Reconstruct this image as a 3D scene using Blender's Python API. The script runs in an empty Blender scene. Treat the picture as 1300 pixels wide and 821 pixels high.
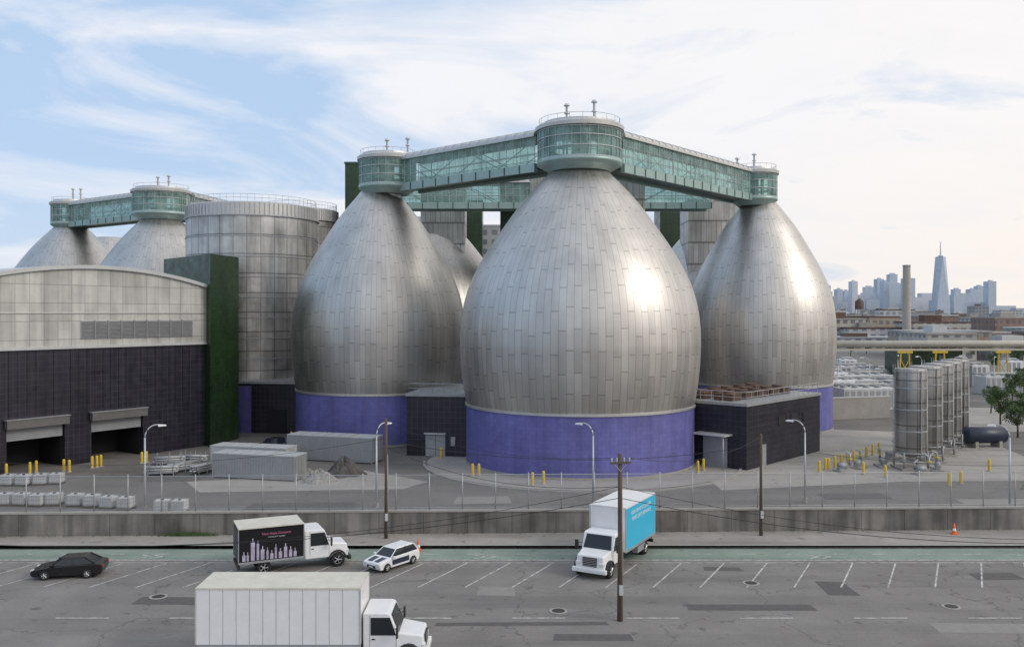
import bpy, math, random
from mathutils import Vector
random.seed(4)
R=random.random
def U(a,b): return a+(b-a)*random.random()
sc=bpy.context.scene
sc.view_settings.view_transform='Standard'
try: sc.view_settings.look='None'
except Exception: pass
sc.view_settings.exposure=0
COL=sc.collection
# survey of the site: lens 1120 units, eye 16 m above the yard
F=1120.;HC=16.;HY=398.
def gp(px,py):
    Y=F*HC/(py-HY); return ((px-650)/F*Y,Y)
def xp(px,Y): return (px-650)/F*Y
def zp(py,Y): return HC-(py-HY)*Y/F

# ------------------------------------------------------------ materials
def nm(name):
    m=bpy.data.materials.new(name); m.use_nodes=True
    nt=m.node_tree; b=nt.nodes['Principled BSDF']
    return m,nt,b
def N(nt,t,**k):
    n=nt.nodes.new(t)
    for a,v in k.items(): setattr(n,a,v)
    return n
def mth(nt,op,a,b=None,c=None):
    n=nt.nodes.new('ShaderNodeMath'); n.operation=op
    for i,v in enumerate((a,b,c)):
        if v is None: continue
        if isinstance(v,(int,float)): n.inputs[i].default_value=v
        else: nt.links.new(v,n.inputs[i])
    return n.outputs[0]
def c4(c): return (c[0],c[1],c[2],1)
def mixc(nt,f,a,b,mode='MIX'):
    n=nt.nodes.new('ShaderNodeMix'); n.data_type='RGBA'; n.blend_type=mode
    for s,v in ((n.inputs[0],f),(n.inputs[6],a),(n.inputs[7],b)):
        if isinstance(v,(int,float)): s.default_value=v
        elif isinstance(v,tuple): s.default_value=c4(v)
        else: nt.links.new(v,s)
    return n.outputs[2]
def noise(nt,vec,scale,detail=4,rough=.55):
    n=nt.nodes.new('ShaderNodeTexNoise'); n.inputs['Scale'].default_value=scale
    n.inputs['Detail'].default_value=detail; n.inputs['Roughness'].default_value=rough
    if vec is not None: nt.links.new(vec,n.inputs['Vector'])
    return n.outputs['Fac']
def ramp(nt,f,a,b,lo=0.,hi=1.):
    n=nt.nodes.new('ShaderNodeMapRange'); n.inputs[1].default_value=a;n.inputs[2].default_value=b
    n.inputs[3].default_value=lo;n.inputs[4].default_value=hi; n.clamp=True
    nt.links.new(f,n.inputs[0]); return n.outputs[0]
def bump(nt,b,h,st,d=.02):
    n=nt.nodes.new('ShaderNodeBump'); n.inputs['Strength'].default_value=st; n.inputs['Distance'].default_value=d
    nt.links.new(h,n.inputs['Height']); nt.links.new(n.outputs[0],b.inputs['Normal'])
def mat(name,col,rough=.6,metal=0.,var=.2,scale=.8,bmp=0.,streak=False):
    m,nt,b=nm(name)
    tc=N(nt,'ShaderNodeTexCoord').outputs['Object']
    v=tc
    if streak:
        mp=N(nt,'ShaderNodeMapping'); mp.inputs['Scale'].default_value=(1,1,.12); nt.links.new(tc,mp.inputs[0]); v=mp.outputs[0]
    n1=noise(nt,v,scale,6,.65); n2=noise(nt,v,scale*9,3)
    f=mth(nt,'ADD',mth(nt,'MULTIPLY',n1,.65),mth(nt,'MULTIPLY',n2,.35))
    f=ramp(nt,f,.32,.68)
    lo=tuple(c*(1-var) for c in col); hi=tuple(min(1,c*(1+var)) for c in col)
    nt.links.new(mixc(nt,f,lo,hi),b.inputs['Base Color'])
    b.inputs['Roughness'].default_value=rough; b.inputs['Metallic'].default_value=metal
    if bmp: bump(nt,b,n2,bmp)
    return m
def wallvec(nt,mode,Rr,su,sv):
    tc=N(nt,'ShaderNodeTexCoord').outputs['Object']
    s=N(nt,'ShaderNodeSeparateXYZ'); nt.links.new(tc,s.inputs[0])
    if mode=='flat': u=mth(nt,'ADD',s.outputs[0],s.outputs[1])
    else: u=mth(nt,'MULTIPLY',mth(nt,'ARCTAN2',s.outputs[0],mth(nt,'MULTIPLY',s.outputs[1],-1)),Rr)
    cb=N(nt,'ShaderNodeCombineXYZ')
    nt.links.new(mth(nt,'MULTIPLY',u,su),cb.inputs[0]); nt.links.new(mth(nt,'MULTIPLY',s.outputs[2],sv),cb.inputs[1])
    return cb.outputs[0],tc,s.outputs[2]
def brickmat(name,c1,c2,mo,bw,rh,mode='flat',Rr=1.,rough=.5,metal=0.,ms=.04,off=.5,dirt=.25,streak=.3,tilt=0.):
    m,nt,b=nm(name)
    vec,tc,z=wallvec(nt,mode,Rr,1/bw,1/rh)
    br=N(nt,'ShaderNodeTexBrick'); br.offset=off; nt.links.new(vec,br.inputs['Vector'])
    br.inputs['Scale'].default_value=1; br.inputs['Brick Width'].default_value=1; br.inputs['Row Height'].default_value=1
    br.inputs['Mortar Size'].default_value=ms; br.inputs['Mortar Smooth'].default_value=.2
    br.inputs['Color1'].default_value=c4(c1); br.inputs['Color2'].default_value=c4(c2); br.inputs['Mortar'].default_value=c4(mo)
    mp=N(nt,'ShaderNodeMapping'); mp.inputs['Scale'].default_value=(1,1,.08); nt.links.new(tc,mp.inputs[0])
    st=ramp(nt,noise(nt,mp.outputs[0],1.1,5),.42,.7,1.,1-streak)
    dn=ramp(nt,noise(nt,tc,.22,5),.35,.65,1-dirt,1+dirt*.5)
    k=mth(nt,'MULTIPLY',st,dn)
    cb=N(nt,'ShaderNodeCombineXYZ')
    for i in range(3): nt.links.new(k,cb.inputs[i])
    col=mixc(nt,1.,br.outputs['Color'],cb.outputs[0],'MULTIPLY')
    nt.links.new(col,b.inputs['Base Color'])
    b.inputs['Metallic'].default_value=metal
    r=ramp(nt,noise(nt,tc,.9,4),.3,.7,max(.05,rough-.1),rough+.12); nt.links.new(r,b.inputs['Roughness'])
    if tilt:
        b2=N(nt,'ShaderNodeTexBrick'); b2.offset=off; nt.links.new(vec,b2.inputs['Vector'])
        b2.inputs['Scale'].default_value=1; b2.inputs['Brick Width'].default_value=1; b2.inputs['Row Height'].default_value=1
        b2.inputs['Mortar Size'].default_value=0; b2.inputs['Color1'].default_value=(0,0,0,1); b2.inputs['Color2'].default_value=(1,1,1,1)
        tiltn(nt,b,b2.outputs['Color'],tilt)
    return m
def tiltn(nt,b,rnd,amt):
    g=N(nt,'ShaderNodeNewGeometry')
    c=mth(nt,'SUBTRACT',rnd,.5)
    cb=N(nt,'ShaderNodeCombineXYZ')
    nt.links.new(mth(nt,'MULTIPLY',c,amt*.6),cb.inputs[0]); nt.links.new(mth(nt,'MULTIPLY',c,-amt*.3),cb.inputs[1]); nt.links.new(mth(nt,'MULTIPLY',c,amt),cb.inputs[2])
    a=N(nt,'ShaderNodeVectorMath',operation='ADD'); nt.links.new(g.outputs['Normal'],a.inputs[0]); nt.links.new(cb.outputs[0],a.inputs[1])
    n=N(nt,'ShaderNodeVectorMath',operation='NORMALIZE'); nt.links.new(a.outputs[0],n.inputs[0])
    nt.links.new(n.outputs[0],b.inputs['Normal'])
def eggmat():
    m,nt,b=nm('stainless_shingles')
    tc=N(nt,'ShaderNodeTexCoord').outputs['Object']
    s=N(nt,'ShaderNodeSeparateXYZ'); nt.links.new(tc,s.inputs[0])
    th=mth(nt,'DIVIDE',mth(nt,'ARCTAN2',s.outputs[0],mth(nt,'MULTIPLY',s.outputs[1],-1)),2*math.pi)
    up=mth(nt,'GREATER_THAN',s.outputs[2],27.2)
    cnt=mth(nt,'SUBTRACT',108,mth(nt,'MULTIPLY',up,54))
    v=mth(nt,'MULTIPLY',th,cnt)
    wn=N(nt,'ShaderNodeTexWhiteNoise',noise_dimensions='1D'); nt.links.new(mth(nt,'FLOOR',v),wn.inputs['W'])
    cb=N(nt,'ShaderNodeCombineXYZ')
    nt.links.new(mth(nt,'ADD',mth(nt,'MULTIPLY',s.outputs[2],.24),mth(nt,'MULTIPLY',wn.outputs['Value'],.2)),cb.inputs[0]); nt.links.new(v,cb.inputs[1])
    def br(ms,a,c,mo):
        x=N(nt,'ShaderNodeTexBrick'); x.offset=.5; nt.links.new(cb.outputs[0],x.inputs['Vector'])
        x.inputs['Scale'].default_value=1; x.inputs['Brick Width'].default_value=1; x.inputs['Row Height'].default_value=1
        x.inputs['Mortar Size'].default_value=ms; x.inputs['Mortar Smooth'].default_value=.4
        x.inputs['Color1'].default_value=c4(a);x.inputs['Color2'].default_value=c4(c);x.inputs['Mortar'].default_value=c4(mo); return x
    x=br(.02,(.585,.562,.53),(.615,.592,.56),(.43,.41,.385)); y=br(0,(0,0,0),(1,1,1),(0,0,0))
    fr=mth(nt,'FRACT',v); seam=mth(nt,'LESS_THAN',fr,.09)
    base=mixc(nt,mth(nt,'MULTIPLY',seam,.5),x.outputs['Color'],(.36,.345,.325))
    # faint strip-to-strip difference
    base=mixc(nt,mth(nt,'MULTIPLY',wn.outputs['Value'],.14),base,(.42,.4,.375))
    mp=N(nt,'ShaderNodeMapping'); mp.inputs['Scale'].default_value=(1,1,.12); nt.links.new(tc,mp.inputs[0])
    dn=mth(nt,'MULTIPLY',ramp(nt,noise(nt,tc,.18,5),.35,.65,.92,1.05),ramp(nt,noise(nt,mp.outputs[0],.8,5),.35,.7,1.03,.88))
    k=N(nt,'ShaderNodeCombineXYZ')
    for i in range(3): nt.links.new(dn,k.inputs[i])
    nt.links.new(mixc(nt,1.,base,k.outputs[0],'MULTIPLY'),b.inputs['Base Color'])
    b.inputs['Metallic'].default_value=.96
    nt.links.new(ramp(nt,mth(nt,'ADD',mth(nt,'MULTIPLY',y.outputs['Color'],.4),mth(nt,'MULTIPLY',noise(nt,tc,.5,4),.6)),0.1,.9,.41,.5),b.inputs['Roughness'])
    tiltn(nt,b,y.outputs['Color'],.04)
    return m
M={}
M['egg']=eggmat()
M['steel']=mat('stainless_steel',(.58,.57,.55),.45,.75,.12,.5)
M['tank']=brickmat('tank_cladding_panels',(.52,.51,.49),(.64,.625,.6),(.27,.26,.25),1.9,2.7,'round',9.5,.42,.75,.03,0.,.25,.35,.03)
M['tank2']=brickmat('silo_cladding',(.4,.385,.365),(.47,.45,.43),(.22,.21,.2),1.0,2.3,'round',1.55,.52,.6,.04,0.,.3,.45,.03)
M['fac']=brickmat('facade_steel_panels',(.56,.55,.52),(.62,.61,.575),(.36,.35,.33),1.45,1.9,'flat',1,.5,.3,.022,0.,.2,.28,.02)
M['shaft']=brickmat('shaft_cladding',(.54,.53,.51),(.64,.62,.6),(.3,.29,.28),.8,3.4,'flat',1,.45,.7,.05,.5,.2,.3,.03)
M['blue']=brickmat('violet_glazed_brick',(.14,.14,.39),(.165,.165,.44),(.125,.12,.33),.8,.42,'round',12.4,.45,0,.03,.5,.18,.25)
M['bluef']=brickmat('violet_glazed_brick_flat',(.12,.12,.35),(.145,.14,.4),(.11,.11,.3),.8,.42,'flat',1,.42,0,.04,.5,.2,.22)
M['dark']=brickmat('dark_navy_glazed_brick',(.018,.017,.026),(.026,.024,.036),(.05,.048,.064),.62,.62,'flat',1,.38,0,.05,0.,.25,.25)
M['green']=brickmat('green_glazed_brick',(.016,.045,.014),(.028,.065,.022),(.012,.026,.01),.6,.35,'flat',1,.35,0,.06,.5,.25,.25)
M['dgreen']=mat('dark_green_metal',(.05,.1,.08),.4,.3,.2)
M['teal']=mat('pale_green_painted_steel',(.33,.44,.41),.42,.4,.15)
M['white']=mat('white_paint',(.78,.78,.78),.35,0,.05,1.5)
M['cream']=mat('cream_vinyl_roof',(.62,.59,.5),.6,0,.14,1.2)
M['black']=mat('black_paint',(.012,.012,.014),.18,0,.1)
M['rubber']=mat('tyre_rubber',(.015,.015,.015),.85,0,.1)
M['plastic']=mat('black_plastic',(.025,.025,.027),.55,0,.1)
M['rim']=mat('wheel_alloy',(.5,.5,.5),.35,.7,.1)
M['cyan']=mat('cyan_truck_side',(.04,.47,.72),.35,0,.06,1.)
M['wood']=mat('weathered_pole_wood',(.11,.08,.06),.9,0,.35,2.,.4,True)
M['galv']=mat('galvanised_steel',(.42,.43,.44),.5,.5,.15)
M['lampgrey']=mat('lamp_post_grey',(.5,.52,.54),.45,.3,.1)
M['conc']=mat('concrete',(.34,.32,.29),.85,0,.18,.5,.2)
M['wall']=brickmat('stained_concrete_wall',(.225,.208,.185),(.265,.245,.22),(.12,.11,.1),3.2,5.,'flat',1,.85,0,.008,0.,.5,.6)
M['grey']=mat('grey_painted_metal',(.33,.34,.35),.5,.2,.15,.6)
M['lgrey']=mat('light_grey_metal',(.52,.53,.53),.5,.2,.12,.6)
M['brown']=mat('rust_brown_louvre',(.12,.07,.052),.65,.1,.35)
M['canopyg']=mat('dark_canopy_metal',(.16,.155,.15),.5,.3,.2)
M['yellow']=mat('yellow_paint',(.65,.44,.04),.5,0,.15,3)
M['orange']=mat('orange_cone',(.8,.13,.02),.5,0,.1)
M['gravel']=mat('pale_gravel',(.3,.29,.27),.95,0,.5,3.,.8)
M['gravel2']=mat('dark_gravel',(.1,.09,.085),.95,0,.5,3.,.8)
M['trunk']=mat('bark',(.1,.075,.055),.9,0,.3,3.,.4)
M['leaf']=mat('foliage',(.075,.125,.035),.6,0,.6,.9)
M['cable']=mat('black_cable',(.02,.02,.02),.6,0,.05)
M['pipe']=mat('cream_pipe',(.5,.46,.38),.5,.1,.15)
M['stack']=mat('pale_chimney_brick',(.42,.39,.34),.8,0,.15,.3)
M['dkblue']=mat('dark_blue_tank',(.025,.035,.06),.4,.1,.2)
M['pink']=mat('pink_lettering',(.6,.16,.3),.5,0,.02)
M['print']=mat('pale_purple_print',(.42,.38,.5),.5,0,.5,3)
M['red']=mat('red_lens',(.4,.01,.01),.2,0,.05)
M['lens']=mat('headlight_lens',(.8,.8,.78),.08,.2,.02)
M['void']=mat('dark_interior',(.01,.01,.011),.8,0,.2)
M['tote']=mat('milky_plastic',(.62,.63,.62),.4,0,.15,2)
M['vglass']=mat('tinted_vehicle_glass',(.02,.025,.03),.06,0,.05)
M['iron']=mat('cast_iron',(.06,.055,.05),.7,.4,.2,4)
M['patch']=mat('asphalt_patch',(.105,.098,.092),.9,0,.2,2.5,.3)
M['patch2']=mat('pale_asphalt_patch',(.26,.245,.225),.9,0,.15,2.5,.3)
def glassmat():
    m,nt,b=nm('green_curtain_glass')
    nt.nodes.remove(b)
    out=[n for n in nt.nodes if n.type=='OUTPUT_MATERIAL'][0]
    tr=N(nt,'ShaderNodeBsdfTransparent'); tr.inputs[0].default_value=(.74,.91,.87,1)
    gl=N(nt,'ShaderNodeBsdfPrincipled'); gl.inputs['Base Color'].default_value=(.36,.56,.51,1); gl.inputs['Roughness'].default_value=.08
    gl.inputs['Specular IOR Level'].default_value=.8
    fr=N(nt,'ShaderNodeFresnel'); fr.inputs[0].default_value=1.6
    tc=N(nt,'ShaderNodeTexCoord').outputs['Object']
    f=mth(nt,'ADD',mth(nt,'MULTIPLY',fr.outputs[0],.6),ramp(nt,noise(nt,tc,.6,3),.35,.65,.22,.5)); 
    mx=N(nt,'ShaderNodeMixShader'); nt.links.new(mth(nt,'MINIMUM',f,1.),mx.inputs[0]); nt.links.new(tr.outputs[0],mx.inputs[1]); nt.links.new(gl.outputs[0],mx.inputs[2])
    nt.links.new(mx.outputs[0],out.inputs[0]); return m
M['glass']=glassmat()
def meshmat():
    m,nt,b=nm('chain_link_mesh')
    out=[n for n in nt.nodes if n.type=='OUTPUT_MATERIAL'][0]
    b.inputs['Base Color'].default_value=(.4,.41,.42,1); b.inputs['Roughness'].default_value=.6
    tc=N(nt,'ShaderNodeTexCoord').outputs['Object']
    s=N(nt,'ShaderNodeSeparateXYZ'); nt.links.new(tc,s.inputs[0])
    def ln(op):
        w=mth(nt,op,s.outputs[0],s.outputs[2]); w=mth(nt,'FRACT',mth(nt,'MULTIPLY',w,9.)); return mth(nt,'LESS_THAN',w,.085)
    f=mth(nt,'MAXIMUM',ln('ADD'),ln('SUBTRACT'))
    tr=N(nt,'ShaderNodeBsdfTransparent'); mx=N(nt,'ShaderNodeMixShader')
    nt.links.new(f,mx.inputs[0]); nt.links.new(tr.outputs[0],mx.inputs[1]); nt.links.new(b.outputs[0],mx.inputs[2]); nt.links.new(mx.outputs[0],out.inputs[0]); return m
M['mesh']=meshmat()
def groundmat(name,a,b_,scale,patch=None,rough=.9,cracks=0.):
    m,nt,b=nm(name)
    tc=N(nt,'ShaderNodeTexCoord').outputs['Object']
    f=ramp(nt,mth(nt,'ADD',mth(nt,'MULTIPLY',noise(nt,tc,scale,8,.62),.7),mth(nt,'MULTIPLY',noise(nt,tc,6.,3),.3)),.36,.64)
    col=mixc(nt,f,a,b_)
    mp=N(nt,'ShaderNodeMapping'); mp.inputs['Scale'].default_value=(.05,.5,1); mp.inputs['Rotation'].default_value=(0,0,.1); nt.links.new(tc,mp.inputs[0])
    st=ramp(nt,noise(nt,mp.outputs[0],1.,4),.48,.75,0,.55)
    col=mixc(nt,st,col,tuple(x*.6 for x in a))
    sp=ramp(nt,noise(nt,tc,1.1,2),.64,.72,0,.6); col=mixc(nt,sp,col,tuple(x*.5 for x in a))
    if cracks:
        dw=N(nt,'ShaderNodeVectorMath',operation='ADD'); nt.links.new(tc,dw.inputs[0])
        nz=N(nt,'ShaderNodeTexNoise'); nz.inputs['Scale'].default_value=.7; nz.inputs['Detail'].default_value=5; nt.links.new(tc,nz.inputs['Vector'])
        sm=N(nt,'ShaderNodeVectorMath',operation='SCALE'); sm.inputs['Scale'].default_value=2.5; nt.links.new(nz.outputs['Color'],sm.inputs[0]); nt.links.new(sm.outputs[0],dw.inputs[1])
        vo=N(nt,'ShaderNodeTexVoronoi',feature='DISTANCE_TO_EDGE'); vo.inputs['Scale'].default_value=.13; nt.links.new(dw.outputs[0],vo.inputs['Vector'])
        cr=ramp(nt,vo.outputs['Distance'],0,.008,cracks,0); col=mixc(nt,cr,col,tuple(x*.35 for x in a))
    nt.links.new(col,b.inputs['Base Color']); b.inputs['Roughness'].default_value=rough
    bump(nt,b,noise(nt,tc,9.,4),.25,.02)
    return m
M['asph']=groundmat('yard_asphalt',(.13,.12,.11),(.2,.185,.172),.12,cracks=.4)
M['road']=groundmat('street_asphalt',(.175,.161,.149),(.25,.232,.213),.2,cracks=.6)
M['apron']=groundmat('concrete_apron',(.31,.29,.262),(.4,.375,.345),.25,cracks=.3)
M['walk']=groundmat('pavement_concrete',(.28,.252,.225),(.38,.35,.315),.4)
M['land']=groundmat('city_ground',(.13,.125,.11),(.2,.19,.17),.01)
M['grass']=groundmat('dry_grass',(.06,.09,.03),(.12,.13,.06),.5)
M['bike']=groundmat('green_bike_lane_paint',(.19,.245,.2),(.275,.32,.27),.5)
def linemat():
    m,nt,b=nm('worn_white_line')
    tc=N(nt,'ShaderNodeTexCoord').outputs['Object']
    f=ramp(nt,noise(nt,tc,2.2,6,.7),.4,.56)
    nt.links.new(mixc(nt,f,(.28,.265,.245),(.6,.58,.54)),b.inputs['Base Color']); b.inputs['Roughness'].default_value=.8; return m
M['line']=linemat()
def winmat(name,wallc,win,bw,rh):
    return brickmat(name,win,tuple(x*1.6 for x in win),wallc,bw,rh,'flat',1,.5,0,.24,0.,.15,.1)

# ------------------------------------------------------------ mesh builder
class MB:
    def __init__(s): s.v=[];s.f=[];s.m=[];s.mats=[];s.sm=[]
    def mi(s,k):
        if k not in s.mats: s.mats.append(k)
        return s.mats.index(k)
    def add(s,vs,fs,k,smooth=False):
        o=len(s.v); s.v+= [tuple(x) for x in vs]; i=s.mi(k)
        for f in fs: s.f.append([a+o for a in f]); s.m.append(i); s.sm.append(smooth)
        return s
    def box(s,x0,x1,y0,y1,z0,z1,k):
        return s.add([(x0,y0,z0),(x1,y0,z0),(x1,y1,z0),(x0,y1,z0),(x0,y0,z1),(x1,y0,z1),(x1,y1,z1),(x0,y1,z1)],
            [(0,3,2,1),(4,5,6,7),(0,1,5,4),(1,2,6,5),(2,3,7,6),(3,0,4,7)],k)
    def hexa(s,b,t,k):
        return s.add(list(b)+list(t),[(0,3,2,1),(4,5,6,7),(0,1,5,4),(1,2,6,5),(2,3,7,6),(3,0,4,7)],k)
    def poly(s,pts,z0,z1,k):
        n=len(pts)
        return s.add([(p[0],p[1],z0) for p in pts]+[(p[0],p[1],z1) for p in pts],
          [tuple(range(n-1,-1,-1)),tuple(range(n,2*n))]+[(i,(i+1)%n,n+(i+1)%n,n+i) for i in range(n)],k)
    def side(s,pts,y0,y1,k):   # xz profile extruded along y
        n=len(pts)
        return s.add([(p[0],y0,p[1]) for p in pts]+[(p[0],y1,p[1]) for p in pts],
          [tuple(range(n)),tuple(range(2*n-1,n-1,-1))]+[(i,n+i,n+(i+1)%n,(i+1)%n) for i in range(n)],k)
    def lathe(s,prof,k,n=48,cx=0,cy=0,smooth=True,a0=0,a1=2*math.pi):
        vs=[];fs=[];full=abs(a1-a0-2*math.pi)<1e-6; c=n if full else n+1
        for r,z in prof:
            for i in range(c):
                a=a0+(a1-a0)*i/n; vs.append((cx+r*math.cos(a),cy+r*math.sin(a),z))
        for j in range(len(prof)-1):
            for i in range(n):
                i2=(i+1)%c
                fs.append((j*c+i,j*c+i2,(j+1)*c+i2,(j+1)*c+i))
        return s.add(vs,fs,k,smooth)
    def disc(s,r,z,k,n=48,cx=0,cy=0):
        return s.add([(cx+r*math.cos(2*math.pi*i/n),cy+r*math.sin(2*math.pi*i/n),z) for i in range(n)],[tuple(range(n))],k)
    def cyl(s,cx,cy,z0,z1,r,k,n=16,r2=None):
        r2=r if r2 is None else r2
        s.lathe([(r,z0),(r2,z1)],k,n,cx,cy); s.disc(r2,z1,k,n,cx,cy); s.disc(r,z0,k,n,cx,cy); return s
    def tube(s,pts,r,k,n=6,r2=None):
        pts=[Vector(p) for p in pts]; vs=[];fs=[]; L=len(pts)
        for i,p in enumerate(pts):
            d=(pts[min(i+1,L-1)]-pts[max(i-1,0)]).normalized()
            up=Vector((0,0,1)) if abs(d.z)<.9 else Vector((1,0,0))
            a=d.cross(up).normalized(); b=a.cross(d)
            rr=r if r2 is None else r+(r2-r)*i/(L-1)
            for j in range(n):
                t=2*math.pi*j/n; vs.append(p+a*rr*math.cos(t)+b*rr*math.sin(t))
        for i in range(L-1):
            for j in range(n): fs.append((i*n+j,i*n+(j+1)%n,(i+1)*n+(j+1)%n,(i+1)*n+j))
        fs.append(tuple(range(n-1,-1,-1))); fs.append(tuple(range((L-1)*n,L*n)))
        return s.add(vs,fs,k,n>5)
    def wheel(s,cx,cy,cz,r,w,k,n=24):   # disc along y
        vs=[];pr=[(r*.6,-w/2),(r*.92,-w/2),(r,-w*.35),(r,w*.35),(r*.92,w/2),(r*.6,w/2)]
        for q,y in pr:
            for i in range(n):
                a=2*math.pi*i/n; vs.append((cx+q*math.cos(a),cy+y,cz+q*math.sin(a)))
        fs=[(j*n+i,j*n+(i+1)%n,(j+1)*n+(i+1)%n,(j+1)*n+i) for j in range(5) for i in range(n)]
        fs+= [tuple(range(n)),tuple(range(5*n,6*n))]
        return s.add(vs,fs,k,True)
    def obj(s,name,parent=None,bevel=0,loc=None,rz=0,**p):
        me=bpy.data.meshes.new(name); me.from_pydata(s.v,[],s.f); 
        for k in s.mats: me.materials.append(M[k])
        me.polygons.foreach_set('material_index',s.m); me.polygons.foreach_set('use_smooth',s.sm); me.update()
        o=bpy.data.objects.new(name,me); COL.objects.link(o)
        if parent: o.parent=parent
        if loc: o.location=loc
        if rz: o.rotation_euler[2]=rz
        if bevel:
            b=o.modifiers.new('b','BEVEL'); b.width=bevel; b.segments=2; b.limit_method='ANGLE'
        for a,v in p.items(): o[a]=v
        return o
def root(name,loc,rz,label,cat,group=None):
    e=bpy.data.objects.new(name,None); e.empty_display_size=.5; COL.objects.link(e)
    e.location=(loc[0],loc[1],loc[2] if len(loc)>2 else 0); e.rotation_euler[2]=rz
    e['label']=label; e['category']=cat
    if group: e['group']=group
    return e
def dup(o,loc,rz=None,label=None,scale=None):
    def rec(a,par):
        c=a.copy(); COL.objects.link(c)
        if par: c.parent=par
        for ch in kids.get(a,[]): rec(ch,c)
        return c
    kids={}
    st=[o]
    while st:
        a=st.pop(); kids[a]=list(a.children); st+=kids[a]
    c=rec(o,None); c.location=(loc[0],loc[1],loc[2] if len(loc)>2 else 0)
    if rz is not None: c.rotation_euler[2]=rz
    if label: c['label']=label
    if scale: c.scale=(scale,)*3
    return c
def sheet(name,pts,z,k):
    b=MB(); b.add([(p[0],p[1],z) for p in pts],[tuple(range(len(pts)))],k); return b.obj(name,kind='structure')
def text(name,body,size,k,parent,loc,rot,extr=.004):
    cu=bpy.data.curves.new(name,'FONT'); cu.body=body; cu.size=size; cu.extrude=extr; cu.align_x='CENTER'; cu.align_y='CENTER'
    t=bpy.data.objects.new(name+'_c',cu); COL.objects.link(t)
    bpy.context.view_layer.update()
    me=bpy.data.meshes.new_from_object(t.evaluated_get(bpy.context.evaluated_depsgraph_get()))
    bpy.data.objects.remove(t)
    me.materials.clear(); me.materials.append(M[k])
    o=bpy.data.objects.new(name,me); COL.objects.link(o); o.parent=parent; o.location=loc; o.rotation_euler=rot
    return o

# ------------------------------------------------------------ world, sun, camera
EL=math.radians(32); AZ=math.radians(112)
w=bpy.data.worlds.new('World'); sc.world=w; w.use_nodes=True
nt=w.node_tree; bg=nt.nodes['Background']
sky=N(nt,'ShaderNodeTexSky',sky_type='NISHITA'); sky.sun_disc=False; sky.sun_elevation=EL; sky.sun_rotation=AZ
sky.dust_density=2.; sky.air_density=1.
tc=N(nt,'ShaderNodeTexCoord').outputs['Generated']
s=N(nt,'ShaderNodeSeparateXYZ'); nt.links.new(tc,s.inputs[0])
zz=mth(nt,'ADD',mth(nt,'MAXIMUM',s.outputs[2],0.),.22)
cb=N(nt,'ShaderNodeCombineXYZ')
nt.links.new(mth(nt,'DIVIDE',s.outputs[0],zz),cb.inputs[0]); nt.links.new(mth(nt,'MULTIPLY',mth(nt,'DIVIDE',s.outputs[1],zz),1.),cb.inputs[1])
mp=N(nt,'ShaderNodeMapping'); mp.inputs['Rotation'].default_value=(0,0,math.radians(34)); mp.inputs['Scale'].default_value=(1.0,1.3,1); mp.inputs['Location'].default_value=(3.1,1.7,0)
nt.links.new(cb.outputs[0],mp.inputs[0])
nn=N(nt,'ShaderNodeTexNoise'); nn.inputs['Scale'].default_value=1.25; nn.inputs['Detail'].default_value=11; nn.inputs['Roughness'].default_value=.56; nn.inputs['Distortion'].default_value=.9
nt.links.new(mp.outputs[0],nn.inputs['Vector'])
side=mth(nt,'MULTIPLY',s.outputs[0],.26)
f=mth(nt,'ADD',nn.outputs['Fac'],side)
cl=ramp(nt,f,.36,.56,0.,.97)
hz=ramp(nt,s.outputs[2],0,.16,.35,0.)
cl=mth(nt,'MINIMUM',mth(nt,'ADD',cl,hz),.97)
base=mixc(nt,.8,sky.outputs[0],(5.4,7.2,9.8))
warm=mixc(nt,ramp(nt,s.outputs[0],-.4,.45),(8.9,9.1,9.7),(9.8,9.55,9.45))
lowc=mixc(nt,ramp(nt,s.outputs[0],-.15,.5),(8.4,8.7,9.3),(10.,9.1,8.3))
cc=mixc(nt,ramp(nt,s.outputs[2],0,.2),lowc,warm)
sh=ramp(nt,noise(nt,mp.outputs[0],2.3,8,.6),.45,.68,0.,.3)
cc=mixc(nt,sh,cc,(8.5,8.6,9.1))
nt.links.new(mixc(nt,cl,base,cc),bg.inputs['Color']); bg.inputs['Strength'].default_value=.1
sd=bpy.data.lights.new('sun','SUN'); sd.energy=1.2; sd.angle=math.radians(22); sd.color=(1,.94,.86)
so=bpy.data.objects.new('sun',sd); COL.objects.link(so)
d=Vector((math.sin(AZ)*math.cos(EL),math.cos(AZ)*math.cos(EL),math.sin(EL)))
so.rotation_euler=d.to_track_quat('Z','Y').to_euler(); so.location=(60,-20,60)
cd=bpy.data.cameras.new('camera'); cam=bpy.data.objects.new('camera',cd); COL.objects.link(cam); sc.camera=cam
cam.location=(0,0,HC); cam.rotation_euler=(math.radians(90),0,0)
cd.lens=F/1300*36; cd.sensor_width=36; cd.clip_end=20000; cd.clip_start=.5
cd.shift_y=-(410.5-HY)/1300

# ------------------------------------------------------------ ground
sheet('ground',[(-9000,-300),(9000,-300),(9000,12000),(-9000,12000)],0,'land')
sheet('yard',[(-140,64),(150,64),(190,230),(-160,230)],.004,'asph')
sheet('road',[(-160,20),(160,20),(160,60.6),(-160,60.6)],.004,'road')
def wy(x): return 63.9+x*.028       # wall line
b=MB(); b.poly([(-160,60.6),(160,60.6),(160,wy(160)),(-160,wy(-160))],.0,.13,'walk'); b.obj('pavement',kind='structure')
b=MB(); b.box(-160,160,60.42,60.598,0,.135,'conc'); b.obj('kerb',kind='structure')
sheet('bike_lane',[(-160,57.4),(160,57.4),(160,60.35),(-160,60.35)],.008,'bike')
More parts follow.
